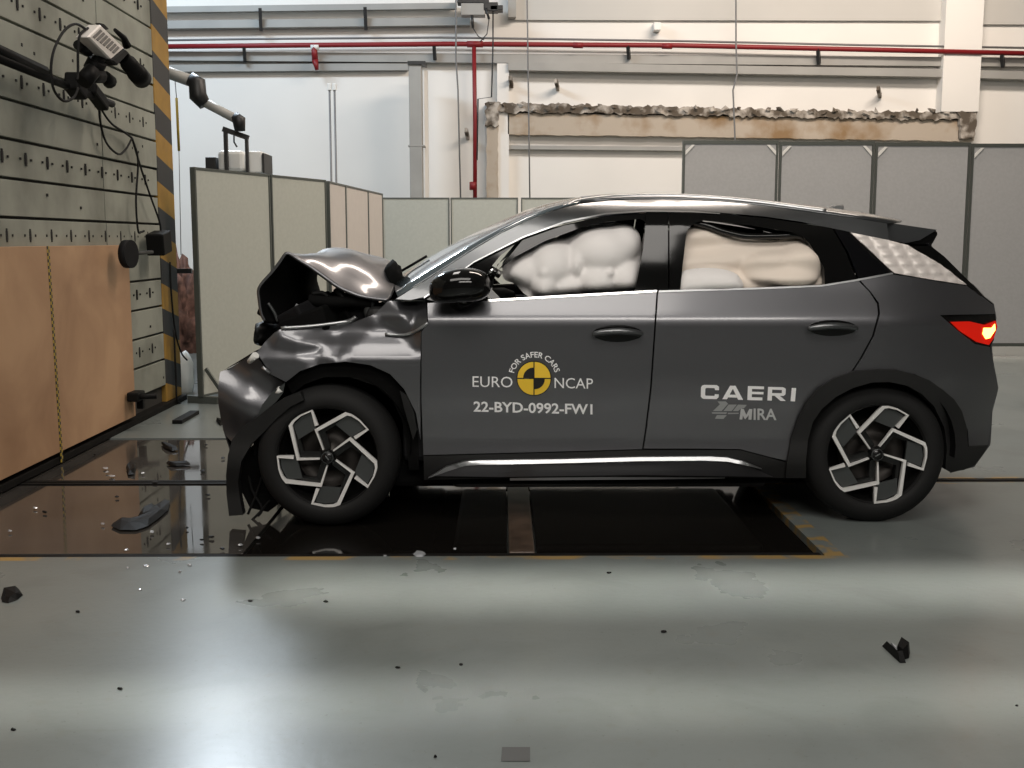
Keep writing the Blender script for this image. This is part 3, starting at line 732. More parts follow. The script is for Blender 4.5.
# fender folds (in side-plane metres)
def xz(px, py): s = surf(px, py); return (s.x, s.z)
FK = (xz(427, 320)[0], xz(275, 340)[0])
ZP = lambda py: xz(350, py)[1]
FTAB = [(ZP(480), 0.0), (ZP(364), 0.0), (ZP(359), -.005), (ZP(351), .030), (ZP(348), .034), (ZP(333), .085), (ZP(330), .088), (ZP(317), .092), (ZP(313), .10), (ZP(299), .16)]
FOLDS += [(xz(388, 303), xz(418, 330), .09, -.045), (xz(318, 350), xz(350, 322), .10, .03), (xz(281, 336), xz(322, 347), .07, -.03), (xz(426, 303), xz(412, 322), .04, .025)]
fender = panel('fender', [(388, 301), (426, 301), (427, 322), (421, 331), (420, 380), (420.5, 440), (416, 413), (404, 389), (390, 374), (370, 365), (345, 361.5), (320, 364), (300, 371), (286, 382), (270, 374), (257, 352), (265, 342), (274, 333), (281, 329), (312, 328.5), (352, 323), (375, 314)], m_paint, fn=fender_inset, step=.02, th=.02, mirror=False)
edge = [(281, 329), (312, 327), (352, 322)]
o = tube('fender_flange', [surf(x, y-1, -.01, fender_inset) for x, y in catmull(edge, 4)], .008, m_silver, car)
o = tube('fender_flange', [surf(x, y, -.012, fender_inset) for x, y in catmull([(385, 334), (403, 335), (416, 331), (428, 323)], 4)], .008, m_silver, car)
fdoor = panel('door', [(427.5, 303), (440, 302.6), (487, 301), (560, 297), (656.5, 292), (654, 330), (650, 388), (645, 430), (642, 449), (540, 452), (423.5, 455), (421.5, 400), (421.5, 332), (428, 323)], m_paint)
rdoor = panel('door', [(658.3, 292), (720, 290), (790, 288), (822, 286), (858, 280.5), (869.5, 292), (877, 304), (878, 314), (872, 336), (860, 358), (851, 372), (835, 377), (818, 387), (806, 401), (797, 418), (792, 436), (789, 461), (770, 457), (740, 449), (700, 448.5), (643.7, 448.5), (646.7, 430), (651.7, 388), (655.7, 330)], m_paint)
panel('rear_quarter_panel', [(860, 280), (894, 274.5), (930, 280), (967, 286), (984, 298), (993, 305), (995, 314), (940, 315), (958, 331), (975, 344), (990, 347), (992, 360), (995, 375), (998, 390), (994, 402), (991, 414), (990, 430), (988, 445), (969, 447), (968, 431), (962, 411), (943, 389.5), (915, 374), (878, 369), (853, 371.5), (862, 358), (874, 336), (880, 314), (879, 303), (871, 292)], m_paint)
# cladding
ZC = surf(600, 459.5).z
panel('sill_cladding', [(423.5, 456), (540, 453), (641, 450), (740, 450), (770, 458), (788, 463), (788, 478), (600, 477), (520, 478), (424, 480)], m_clad, off=.004)
panel('sill_body', [(434, 476), (450, 468.5), (468, 464), (500, 463.5), (640, 461), (700, 460.5), (735, 462.5), (755, 469), (773, 477), (640, 475), (500, 477)], m_paint, off=-.012)
panel('chrome_strip', [(428, 478), (446, 467), (465, 461.5), (480, 460.5), (560, 459.5), (640, 457.5), (710, 457), (728, 458), (745, 462), (762, 469), (745, 465), (728, 461.5), (705, 460.5), (640, 461), (560, 463), (480, 464.5), (465, 465.5), (448, 471)], m_silver, off=-.03, th=.03, step=.012, bumpf=lambda x, z: max(-.015, z-ZC)*.5)
panel('sill_gap_light', [(510, 477.5), (640, 476.5), (725, 476), (725, 478.5), (640, 479.5), (510, 480.5)], m_silver, off=.02, th=.02)  # silver strip stands in for the bright floor seen under the sill
panel('arch_trim', [(786, 478), (787, 464), (791, 440), (798, 420), (806, 403), (819, 388), (835, 378), (855, 371), (878, 369.5), (897, 370), (915, 374.5), (930, 380.5), (943, 390), (954, 399), (962, 411), (967, 428), (968, 447), (988, 446), (984, 453), (975, 465), (964, 470), (950, 472), (945.5, 469), (947, 447), (944.5, 428), (934, 406), (922, 394), (908, 386), (890, 382), (872, 382.5), (853, 388), (836, 397), (822, 409), (813, 422), (808, 440), (806, 460), (806, 478)], m_clad, off=-.022, th=.07)
# front arch trim hanging loose
panel('arch_trim', [(229, 516), (226.5, 495), (226, 475), (228, 455), (232, 440), (242, 427), (256, 418), (270, 407), (284, 398), (300, 392), (304, 400), (290, 407), (275, 420), (265, 431), (251, 444.5), (241, 462), (238, 482), (240, 500), (243, 515)], m_clad, off=-.03, th=.06, mirror=False)
panel('arch_trim', [(286, 383), (300, 372), (320, 365), (345, 362.5), (370, 366), (390, 375), (403, 390), (414, 413), (418, 440), (419, 470), (409, 470), (406, 440), (402, 420), (392, 400), (376, 386), (350, 377), (325, 377), (305, 384), (292, 394)], m_liner, off=.05, th=.05, mirror=False)
panel('arch_bracket', [(400, 391), (407, 396), (414, 412), (417, 430), (413, 440), (409, 425), (404, 408)], m_clad, off=.0, th=.02, mirror=False)
# bumper
panel('torn_liner', [(240, 460), (252, 446), (264, 436), (268, 470), (284, 500), (268, 512), (250, 508), (241, 490)], m_liner, off=.09, th=.02, mirror=False)
def bump_inset(x, z): return inset(x, z)+.35*max(0, (-1.22-x))**1.3*1.2+.03*math.sin(z*17+x*9)+.02*noise.noise(Vector((x*5, z*5, 1)))
panel('bumper', [(220, 372), (224, 370.5), (229, 370), (240, 362), (254, 353), (262, 364), (269, 374), (277, 379), (285, 382.5), (283, 393), (270, 406.5), (257, 417.5), (245, 430), (236, 446), (225, 435), (221, 420), (218.5, 405), (218, 389)], m_paint, fn=bump_inset, step=.02, th=.015, mirror=False, off=.02)
panel('bumper_bracket', [(285, 383), (283, 393), (276, 402), (262, 414), (257, 418), (262, 405), (272, 392)], m_insert, off=-.02, mirror=False, th=.01)
for a, b_ in (((276, 393), (281, 389)), ((249, 362), (256, 355))):
    tube('torn_clip', [surf(*a, -.04, bump_inset), surf(*b_, -.04, bump_inset)], [.012, .018], m_whitep, car, 6)
tube('torn_clip', [surf(262, 367, -.02, bump_inset), surf(270, 373, -.02, bump_inset)], .008, m_silver, car, 6)
panel('bumper_top', [(224, 370), (255, 351), (262, 360), (270, 374), (262, 366), (250, 358), (240, 362)], m_black, fn=bump_inset, off=.03, mirror=False, th=.2)
# A pillar / cant rail
panel('side_rail', [(396, 299), (412, 289), (432, 276.5), (466, 254.5), (500, 234), (526, 221.5), (548, 212.5), (566, 207), (580, 204), (610, 200.5), (640, 199.5), (677, 199.5), (720, 201.5), (765, 206), (800, 211), (850, 217.5), (887, 223.5), (889, 241), (850, 232), (800, 221.5), (765, 216.5), (720, 212.5), (690, 210.5), (646, 210), (605, 213), (564, 221.5), (523, 236.5), (474, 261.5), (424, 297), (410, 300)], m_paint2, off=.01, th=.03, step=.025)
panel('pillar_highlight', [(424, 298.5), (474, 262.5), (523, 237.8), (564, 223), (605, 214.6), (646, 211.6), (690, 212), (720, 214), (720, 213), (690, 210.8), (646, 210.2), (605, 213), (564, 221.2), (523, 236.3), (474, 261.2), (424, 297)], m_silver, off=-.004, th=.01)  # thin silver strip painted as the highlight on the pillar's lower edge
panel('belt_trim', [(488, 299.5), (560, 295.3), (657, 290), (657, 292), (560, 297.3), (488, 301.5)], m_chrome, off=-.004, th=.02)
panel('belt_trim', [(659, 290.5), (760, 287.5), (822, 285), (858, 279), (893, 272.5), (893, 274.2), (858, 280.8), (822, 286.6), (760, 289.3), (659, 292.3)], m_silver, off=-.004, th=.02)
# window frames and pillars in gloss black
fr_fn = None
panel('window_frame', [(486, 299), (484, 292), (500, 268), (523, 239.5), (564, 224.5), (605, 216), (646, 213), (646, 222), (640, 219), (605, 222), (580, 228), (545, 241), (515, 257), (496, 272), (492, 290), (500, 298)], m_black, off=.012, th=.03)
panel('window_frame', [(424, 299), (474, 263), (523, 238), (500, 256), (487, 272), (486, 300), (440, 302)], m_black, off=.014, th=.03)
panel('pillar_cover', [(646, 212), (668, 212.5), (668, 291.5), (634.5, 293), (643, 250), (645.5, 225)], m_black, off=.008, th=.05)
panel('pillar_cover', [(669.5, 212.5), (700, 213), (706, 220), (694, 223), (688, 229), (686, 236), (683, 262), (680, 291), (669.5, 291.5)], m_black, off=.006, th=.05)
panel('window_frame', [(700, 213), (720, 214), (765, 218), (800, 223), (832, 228), (845, 250), (857, 280), (823, 286), (825, 284), (824, 268), (816, 254), (809, 243), (802, 236), (790, 232), (751, 225.5), (706, 220.5)], m_black, off=.008, th=.05)
panel('quarter_glass', [(834, 229), (850, 233), (872, 253), (893, 273), (859, 279.5), (848, 252)], m_dglass, off=.010, th=.02)
# embossed silver D-pillar
EMB = {}
def emb(x, z):
    u = x*28+z*14; v = z*46
    return -.013*abs(math.sin(u*math.pi/2))*abs(math.sin(v*math.pi/2)) if x < 2.33 else 0
panel('pillar_garnish', [(850.5, 232.5), (888, 240), (907, 245), (940, 264), (967, 285), (930, 279.3), (894, 273)], m_decor, off=.0, th=.02, step=.011, bumpf=emb)
# spoiler and tailgate edge
def spoiler(y0_, y1_):
    pass
nr = [(889, 223), (936, 230.2), (938.5, 233.5), (935, 240), (931.5, 246), (908, 244.5), (889, 240.5)]
prism('spoiler', [P(x, y, YN+.30) for x, y in nr], (0, 1, 0), 2*(YC-YN-.30), m_black, car, bev=.006)
prism('spoiler_top', [P(x, y, YN+.30) for x, y in ((887, 222.3), (936, 229.6), (937, 232), (887, 240))], (0, 1, 0), 2*(YC-YN-.30), m_paint2, car, bev=.004) if False else None
raw('spoiler_skin', [P(887, 222.5, YN+.29), P(937, 229.8, YN+.29), P(920, 240, YN+.29), P(906, 243, YN+.29), P(888, 240, YN+.29)], [(0, 1, 2, 3, 4)], m_paint2).name = 'spoiler_skin'
keep(bpy.data.objects['spoiler_skin'], car)
sk = bpy.data.objects['spoiler_skin']; md = sk.modifiers.new('s', 'SOLIDIFY'); md.thickness = .012
panel('tailgate_edge', [(926, 246), (931, 246), (945, 257), (974, 286), (984, 297), (993, 304), (984, 299), (967, 286), (940, 265), (908, 246)], m_black, off=.0, th=.06)
# tail lamp
panel('tail_lamp_housing', [(939.5, 315.3), (995, 313.5), (996.5, 322), (994, 340), (990, 347), (975, 344), (958, 331)], m_black, off=.012, th=.05, step=.02)
lens = panel('tail_lamp_lens', [(951, 322), (970, 321.5), (985, 325), (996, 321), (997.5, 327), (994, 338), (989, 345), (977, 342), (960, 331)], m_tail, off=-.002, th=.03, step=.02)
panel('lit_bulb', [(984, 328), (992, 328), (995, 324), (995.5, 330), (990, 338), (986, 339), (983, 334)], m_bulb, off=-.006, th=.01, step=.02)
# tail surfaces across the back (loft)
def loft(name, rowsets, m, parent=car, smooth=True, th=.01, off=0, nY=14):
    """rowsets: near row (3-D), centre row (3-D); mirrored to the far side"""
    near, cen = rowsets; vs = []; n = len(near)
    for j in range(nY+1):
        y = j/nY*2-1     # -1 near .. 1 far
        for a, c in zip(near, cen):
            k = 1-y*y; k = k**.85
            x = a[0]+(c[0]-a[0])*k; z_ = a[2]+(c[2]-a[2])*k
            yy = a[1]+(2*YC-2*a[1])*j/nY
            vs.append((x, yy, z_))
    fs = [(j*n+i, j*n+i+1, (j+1)*n+i+1, (j+1)*n+i) for j in range(nY) for i in range(n-1)]
    o = raw(name, vs, fs, m, None, smooth); keep(o, parent)
    if th: md = o.modifiers.new('s', 'SOLIDIFY'); md.thickness = th; md.offset = off
    return o
def S3(pts, fn=None, off=0): return [tuple(surf(x, y, off, fn)) for x, y in pts]
wn = S3([(398, 297), (415, 286), (432, 275.5), (450, 264), (466, 253.5), (482, 243.5), (500, 233), (526, 220.5), (548, 211.5), (566, 206), (580, 202.5)], off=.012)
wc = [tuple(P(x, y, YC)) for x, y in ((400, 277), (416, 266), (432, 256), (448, 247), (464, 238.5), (482, 230), (500, 222), (526, 210.8), (546, 204.5), (564, 200.5), (580, 198))]
loft('windscreen', (wn, wc), m_glass, th=.006)
rn = S3([(580, 202.5), (610, 199.6), (640, 198.5), (677, 198.8), (720, 201), (765, 205.5), (800, 210), (850, 217), (888, 223)], off=.015)
rc = [tuple(P(x, y, YC)) for x, y in ((580, 198), (610, 195.8), (640, 195), (677, 195.6), (720, 198), (765, 202.5), (800, 206.5), (850, 213.5), (888, 221.5))]
loft('roof', (rn, rc), m_paint2, th=.012)
tn = S3([(937, 262), (973, 286), (984, 298), (993, 305), (995.5, 318), (991, 346), (992, 360), (997, 390), (991, 413), (989, 445), (974, 466), (950, 472)], off=.02)
tcn = [(a[0]+.13, YC, a[2]) for a in tn]
loft('tailgate', (tn, tcn), m_paint, th=.01)
tg = S3([(930, 244), (937, 262), (955, 272), (973, 286)], off=.05)
loft('rear_window', (tg, [(a[0]+.02, YC, a[2]+.02) for a in tg]), m_dglass, th=.01)
# roof rails
o = tube('roof_rail', [surf(x, y, .05) for x, y in catmull([(567, 207.5), (578, 202), (610, 197.8), (645, 196.4), (677, 196.6), (720, 199), (765, 203.6), (800, 208.3), (826, 211.6)], 4)], .016, m_silver, car, 8); MIR.append(o)
fin = [P(x, y, YC) for x, y in ((824, 209), (834, 205), (843, 204.6), (843, 211), (824, 211))]
prism('roof_antenna', [p-Vector((0, .02, 0)) for p in fin], (0, 1, 0), .04, m_silver, car, bev=.008)

# ---- airbags (bulging cushions inside the side windows)
def bag(name, poly, blobs, m, base, off, amp, mirror=True, step=.012, wrinkle=None):
    # blobs: (px,py,rx,rz,height)
    B = []
    for bx_, by_, rx_, rz_, h_ in blobs:
        s = surf(bx_, by_, off); B.append((s.x, s.z, rx_*.005, rz_*.005, h_))
    pp = [(surf(x, y, off).x, surf(x, y, off).z) for x, y in catmull(poly, 16, True)]
    def bf(x, z):
        s = 0; K = 70.0; acc = 0
        for cx, cz, rx_, rz_, h_ in B:
            d = ((x-cx)/rx_)**2+((z-cz)/rz_)**2
            acc += math.exp(K*h_*math.sqrt(max(0, 1-d))) if d < 1 else 1
        hgt = math.log(acc/len(B))/K
        e = min(math.hypot(x-a, z-b_) for a, b_ in pp); rim = min(1, e/.05); rim = math.sqrt(1-(1-rim)**2)
        w_ = wrinkle(x, z) if wrinkle else 0
        return -(hgt*1.0+base)*rim+w_*rim
    return panel(name, poly, m, off=off, th=.02, step=step, smooth_n=5, bumpf=bf, mirror=mirror)
bag('curtain_airbag', [(503, 268), (513, 257), (528, 246), (545, 238), (562, 238), (572, 235), (582, 227), (600, 224), (622, 223), (634, 228), (641, 240), (640, 262), (637, 286), (628, 291), (600, 293), (570, 295), (550, 299), (538, 299), (526, 295), (515, 284), (504, 279)],
    [(552, 262, 27, 26, .17), (528, 268, 24, 20, .13), (600, 250, 36, 26, .19), (622, 240, 22, 22, .14), (596, 278, 24, 20, .16), (544, 283, 16, 16, .15), (566, 285, 20, 14, .13), (624, 276, 20, 20, .15), (518, 271, 14, 14, .11), (575, 262, 10, 18, .16), (607, 272, 8, 6, .165), (543, 272, 9, 9, .16)], m_bag, .02, .15, 1)
def wr(x, z): return .018*math.sin(z*46+2.2*math.sin(x*3.2)+x*2)*(1 if z > 1.2 else .3)+.012*noise.noise(Vector((x*8, z*14, 0)))
bag('curtain_airbag', [(682, 240), (690, 228), (704, 226), (722, 233), (746, 239), (775, 240), (800, 238), (812, 246), (824, 266), (825, 287), (780, 290), (730, 291), (680, 292)],
    [(775, 268, 36, 18, .10), (800, 262, 22, 22, .11), (710, 280, 34, 14, .05), (790, 276, 26, 14, .12)], m_bag2, .03, .11, 1, wrinkle=wr)
bag('bright_cushion', [(681, 274), (692, 269), (712, 268), (730, 271), (740, 278), (741, 290), (710, 292), (681, 292)], [(700, 281, 40, 16, .05), (722, 281, 22, 14, .055)], m_bag, .02, .04, 1)  # white cushion added to make the bright patch low in the rear window
o = tube('curtain_seam', [surf(x, y, .05) for x, y in catmull([(692, 222), (708, 226), (724, 231.5), (746, 236), (773, 236), (798, 235.5), (808, 241)], 5)], .016, m_black, car, 8); MIR.append(o)
bar = tube('grab_handle', [surf(500, 275, .07), surf(492, 270, .05), surf(486, 274, .05)], .02, m_chrome, car, 8)

# ---- mirror
mc = P(462, 286, YN-.08)
bm = bmesh.new(); bmesh.ops.create_uvsphere(bm, u_segments=28, v_segments=18, radius=1)
for v in bm.verts:
    x, y, z_ = v.co
    k = 1.0 if z_ > 0 else .9
    sx = .135 if x > 0 else .155
    se = lambda t: math.copysign(abs(t)**.75, t)
    v.co = Vector((se(x)*sx, y*.12, se(z_)*.085*k - .02*(-x if x < 0 else 0)*1.2)) + mc
mo = keep(bm_obj('wing_mirror', bm, m_black, None, True), car); MIR.append(mo)
o = tube('mirror_stalk', [mc+Vector((.03, .02, -.05)), P(458, 301, YN+.03)], [.035, .05], m_black, car, 10); MIR.append(o)
# ---- door handles
def handle(door, cx_, cy_, w_, h_):
    pts = [(cx_+w_*math.cos(a)*(.5), cy_+h_*.5*math.sin(a)) for a in [2*math.pi*i/24 for i in range(24)]]
    panel('handle_recess', pts, m_black, parent=car, off=-.004, th=.01, step=.02).name = 'handle_recess'
    rc_ = keep(MIR[-1], door)
    q = catmull([(cx_-w_*.5, cy_+1), (cx_-w_*.3, cy_-1), (cx_, cy_-2.2), (cx_+w_*.3, cy_-1.4), (cx_+w_*.5, cy_+.5)], 4)
    n = len(q); rad = [.006+.011*math.sin(math.pi*(.15+.7*i/(n-1))) for i in range(n)]
    o = tube('door_handle', [surf(x, y, -.03-.012*math.sin(math.pi*i/(n-1))) for i, (x, y) in enumerate(q)], rad, m_paint2, door, 10); MIR.append(o)
    return rc_, o
HAND = handle(fdoor, 617.5, 333.5, 50, 17), handle(rdoor, 832.5, 328, 49, 16)

# ---- wheels
WR = .342
HF = P(328, 459.5, YN+.05); HR = P(878, 456.5, YN+.05)
print('HUBZ', HR.z, HF.z); WR = .350; HR.z = .346; HF.z = .342; HF.y -= .03
SP = [(.041, -.003), (.140, -.033), (.122, -.203), (.100, -.2215), (.06, -.236), (0, -.243), (.002, -.165)]
def wheel(c, rot0, nm='wheel', mirror=True, full=True):
    out = []
    R = WR
    prof = [(.242, .02), (.252, .006), (.262, .0), (.285, .0), (.31, .006), (R-.014, .03), (R-.002, .055), (R, .08), (R, .165), (R-.002, .19), (R-.014, .215), (.30, .235), (.262, .235), (.245, .22), (.24, .12), (.242, .02)]
    t = lathe('tyre', prof, c, m_tyre, car, 72); out.append(t)
    rim = lathe('rim', [(.244, .012), (.250, .016), (.246, .03), (.236, .05), (.23, .14), (.0, .15)], c, m_rimblack, car, 64); out.append(rim)
    bd_ = lathe('brake_disc', [(.165, .11), (.165, .125), (.06, .12), (.055, .075), (.0, .07), ], c, m_brake, rim, 48); out.append(bd_)
    def pl(pts, a): return [(p[0]*math.cos(a)-p[1]*math.sin(a), p[0]*math.sin(a)+p[1]*math.cos(a)) for p in pts]
    def inner(p, q, d):  # left offset of segment
        dx, dy = q[0]-p[0], q[1]-p[1]; L_ = math.hypot(dx, dy); return (dy/L_*-d, dx/L_*d)
    for k in range(5):
        a = rot0+2*math.pi*k/5
        # machined band as ribbon polygon
        wds = [.0035, .0065, .0085, .006, .004, .004, .0085]
        L1 = []; L2 = []
        for i, p in enumerate(SP):
            p0 = SP[max(i-1, 0)]; p1 = SP[min(i+1, len(SP)-1)]
            dx, dy = p1[0]-p0[0], p1[1]-p0[1]; L_ = math.hypot(dx, dy); n_ = (-dy/L_, dx/L_)
            if 0 < i < len(SP)-1:
                s1 = (p[0]-p0[0], p[1]-p0[1]); s2 = (p1[0]-p[0], p1[1]-p[1]); l1 = math.hypot(*s1); l2 = math.hypot(*s2)
                cs = (s1[0]*s2[0]+s1[1]*s2[1])/(l1*l2); sc2 = 1/max(.5, math.sqrt((1+cs)/2))
            else: sc2 = 1
            w_ = wds[i]*sc2; L1.append((p[0]+n_[0]*w_, p[1]+n_[1]*w_)); L2.append((p[0]-n_[0]*w_, p[1]-n_[1]*w_))
        vs = []; fs = []
        depth = lambda p: .03-.018*min(1, math.hypot(*p)/.2)
        A = pl(L1, a); B = pl(L2, a); n = len(A)
        for (x, z_), (x2, z2) in zip(A, B):
            y = c[1]+depth((x, z_)); vs += [(c[0]+x, y, c[2]+z_), (c[0]+x2, y, c[2]+z2), (c[0]+x, y+.02, c[2]+z_), (c[0]+x2, y+.02, c[2]+z2)]
        for i in range(n-1):
            q = 4*i; fs += [(q, q+1, q+5, q+4), (q+2, q+6, q+7, q+3), (q, q+4, q+6, q+2), (q+1, q+3, q+7, q+5)]
        fs += [(0, 2, 3, 1), (4*n-4, 4*n-3, 4*n-1, 4*n-2)]
        s = raw('spoke_trim', vs, fs, m_alloy); keep(s, rim); out.append(s)
        # black arm body behind the band and grey insert between
        arm = pl([(.03, .012), (.03, -.015), (.122, -.042), (.112, -.205), (.06, -.232), (.0, -.238), (.004, -.14), (-.01, -.13), (-.012, -.03)][:0] or [(.02, .01), (.04, -.01), (.135, -.038), (.118, -.2), (.10, -.205), (.108, -.06), (.03, -.035)], a)
        s = prism('spoke', [(c[0]+x, c[1]+.045, c[2]+z_) for x, z_ in arm], (0, 1, 0), .04, m_rimblack); keep(s, rim); out.append(s)
        ins = pl([(.013, -.150), (.110, -.125), (.112, -.2), (.06, -.226), (.01, -.233)], a)
        s = prism('spoke_insert', [(c[0]+x, c[1]+.03, c[2]+z_) for x, z_ in ins], (0, 1, 0), .015, m_insert); keep(s, rim); out.append(s)
    cap = lathe('hub_cap', [(.0, .006), (.024, .008), (.03, .014), (.032, .06)], c, m_rimblack, rim, 24); out.append(cap)
    rg = lathe('cap_ring', [(.026, .006), (.029, .005), (.030, .012)], c, m_insert, rim, 24); out.append(rg)
    bmk = boxc('cap_bar', (c[0], c[1]+.004, c[2]), (.026, .004, .004), m_silver, rim, rot=Matrix.Rotation(.9 if rot0 else -.5, 3, 'Y')); out.append(bmk)
    MIR.extend(out)
wheel(HF-Vector((0, .0, 0)), math.radians(-19)); wheel(HR, 0.0)

# ---- structure that fills the inside: floor pan, liners, seats, dash, engine
def fill(name, lo, hi, m, bev=.02): return box(name, lo, hi, m, car, bev=bev)
fill('floor_pan', (HF.x+.45, YN+.16, .175), (HR.x-.42, 2*YC-YN-.16, .36), m_liner, .03)
fill('inner_sill', (HF.x+.48, YN+.10, .23), (HR.x-.45, YN+.2, 1.05), m_int, .02); fill('inner_sill', (HF.x+.48, 2*YC-YN-.2, .23), (HR.x-.45, 2*YC-YN-.10, 1.05), m_int, .02)
fill('battery_tray', (HF.x+.6, YN+.25, .14), (HR.x-.5, 2*YC-YN-.3, .22), m_dark, .02)
fill('rear_tub', (HR.x-.42, YN+.34, .34), (HR.x+.60, 2*YC-YN-.34, 1.06), m_liner, .04)
def liner(c, x0_, x1_):
    vs = []; fs = []; n = 20
    for i in range(n+1):
        a = math.pi*i/n*1.08-.04*math.pi; x = c.x+.385*math.cos(a); z_ = c.z+.03+.37*math.sin(a)
        vs += [(x, YN+.06, z_), (x, YN+.36, z_)]
    for i in range(n): fs.append((2*i, 2*i+1, 2*i+3, 2*i+2))
    k = len(vs); vs.append((c.x, YN+.36, c.z)); fs += [(k, 2*i+1, 2*i+3) for i in range(n)]
    o = raw('wheel_liner', vs, fs, m_liner, None, True); keep(o, car); MIR.append(o)
liner(HR, 0, 0); liner(HF+Vector((.02, 0, .02)), 0, 0)
fill('engine_bay', (HF.x-.28, YN+.36, .30), (HF.x+.50, 2*YC-YN-.36, .93), m_liner, .05)
fill('firewall', (HF.x+.36, YN+.12, .3), (HF.x+.52, 2*YC-YN-.12, 1.04), m_int, .03)
fill('dashboard', (HF.x+.50, YN+.16, .78), (HF.x+.95, 2*YC-YN-.16, 1.10), m_int, .08)
fill('cowl', (HF.x+.18, YN+.16, .9), (HF.x+.52, 2*YC-YN-.16, 1.07), m_clad, .04)
def seat(x, y):
    bm = bmesh.new()
    add_box(bm, (x, y, .55), (.5, .5, .22), bev=.07); add_box(bm, (x+.32, y, .92), (.17, .48, .70), Matrix.Rotation(.28, 3, 'Y'), bev=.07); add_box(bm, (x+.47, y, 1.33), (.11, .26, .18), Matrix.Rotation(.2, 3, 'Y'), bev=.045)
    keep(bm_obj('seat', bm, m_int, None, True), car)
for yy_ in (YN+.52, 2*YC-YN-.52): seat(HF.x+1.35, yy_); seat(HF.x+2.15, yy_)
fill('undertray', (HF.x-.36, YN+.22, .15), (HF.x+.5, 2*YC-YN-.22, .30), m_liner, .03)
for pts in ([(248, 470), (252, 490), (262, 508), (258, 516)], [(262, 476), (256, 495), (248, 514)], [(270, 500), (260, 512), (252, 520)]):
    tube('torn_wire', [P(x, y, YN+.2) for x, y in catmull(pts, 4)], .007, m_cable, car, 6)
# crushed engine parts
random.seed(11)
for i in range(16):
    px_ = random.uniform(272, 374); py_ = random.uniform(304, 322); Y = random.uniform(YN+.25, YC+.3)
    c = P(px_, py_, Y); c.z = min(c.z, 1.06)
    boxc('engine_part', c, (random.uniform(.08, .26), random.uniform(.1, .3), random.uniform(.06, .16)), random.choice([m_liner, m_debris, m_int]), car, rot=Matrix.Rotation(random.uniform(-.6, .6), 3, 'Y') @ Matrix.Rotation(random.uniform(-.6, .6), 3, 'Z'), bev=.012)
for pts, r_, m in (([(309, 300), (330, 302), (350, 301), (372, 303)], .03, m_liner), ([(336, 288), (342, 296), (350, 305)], .018, m_debris), ([(372, 300), (368, 312), (374, 322)], .022, m_insert), ([(345, 284), (352, 296), (356, 306)], .014, m_debris), ([(268, 303), (274, 312), (278, 322)], .008, m_insert), ([(330, 326), (350, 321), (356, 317)], .012, m_silver), ([(312, 294), (322, 293), (328, 297)], .012, m_debris)):
    tube('engine_hose', [P(x, y, YN+.22) for x, y in catmull(pts, 4)], r_, m, car, 8)
boxc('engine_tag', P(298, 307, YN+.2), (.03, .01, .022), m_shard, car, rot=Matrix.Rotation(.6, 3, 'Y'))
# hood: crumpled sheet
H = [
 (YN+.16, [(388, 299.5), (374, 299), (360, 296.5), (347, 291), (335, 284), (322, 275), (310, 266), (298, 258), (287, 252), (279, 260), (269, 273), (258, 287.5), (257.5, 300), (259, 314), (263, 322)]),
 (YN+.24, [(392, 296), (378, 292), (364, 286), (350, 279), (338, 272), (325, 264), (314, 258), (303, 254), (292, 253), (284, 262), (276, 275), (268, 290), (266, 300), (267, 314), (270, 324)]),
 (YN+.38, [(396, 287), (386, 279), (372, 270), (356, 262), (342, 256), (330, 253), (320, 252.5), (310, 254), (301, 257), (295, 266), (289, 278), (284, 291), (284, 302), (285, 314), (286, 324)]),
 (YN+.62, [(400, 276), (393, 264.5), (378, 258), (360, 251.5), (346, 248), (334, 247.5), (323, 249.5), (316, 254), (312, 260), (308, 268), (305, 278), (303, 288), (303, 300), (303, 312), (303, 322)]),
 (YC+.15, [(402, 276), (394, 268), (380, 262), (362, 256), (348, 252), (336, 252), (325, 254), (319, 258), (316, 264), (314, 270), (312, 278), (311, 285), (312, 292), (313, 298), (314, 304)]),
 (YC+.65, [(402, 282), (394, 276), (380, 272), (364, 268), (350, 264), (338, 262), (328, 262), (322, 264), (318, 268), (316, 272), (315, 276), (315, 280), (316, 284), (317, 287), (318, 290)])]
rowsH = [[tuple(P(x, y, Y)) for x, y in pts] for Y, pts in H]
def densify(rows, n=4):
    cols = [catmull(r, n) for r in rows]; out = []
    for c in zip(*cols): out.append(catmull(list(c), n))
    return out
D = densify(rowsH, 4); nu = len(D); nv = len(D[0])
vs = [v for c in D for v in c]
vs = [(x+.006*noise.noise(Vector((x*9, y*9, z_*9))), y, z_+.012*noise.noise(Vector((x*7, y*5, z_*7+4)))) for x, y, z_ in vs]
fs = [(i*nv+j, i*nv+j+1, (i+1)*nv+j+1, (i+1)*nv+j) for i in range(nu-1) for j in range(nv-1)]
hood = raw('bonnet', vs, fs, [m_paint, m_liner], None, True); keep(hood, car)
# normals upward for the outer skin
me = hood.data
mid = me.polygons[len(fs)//6]
if mid.normal.z < 0: me.flip_normals()
md = hood.modifiers.new('s', 'SOLIDIFY'); md.thickness = .014; md.offset = -1; md.material_offset = 1; md.material_offset_rim = 0
# torn end by the windscreen + wipers
blob('torn_padding', P(393, 280, YC-.42), (.05, .12, .10), m_liner, car, amp=.22, seed=2)
for a, b_ in (((398, 273), (427, 256)), ((403, 279), (445, 252))):
    tube('wiper', [P(*a, YC-.3), P(*b_, YC-.3)], .008, m_debris, car, 6)
blob('radiator_wreck', P(269, 332, YN+.45), (.045, .3, .07), m_debris, car, amp=.35, f=2.5, seed=6)
fill('bumper_beam', (P(250, 380, YN+.3).x, YN+.25, .35), (P(285, 380, YN+.3).x, 2*YC-YN-.25, .80), m_liner, .04)
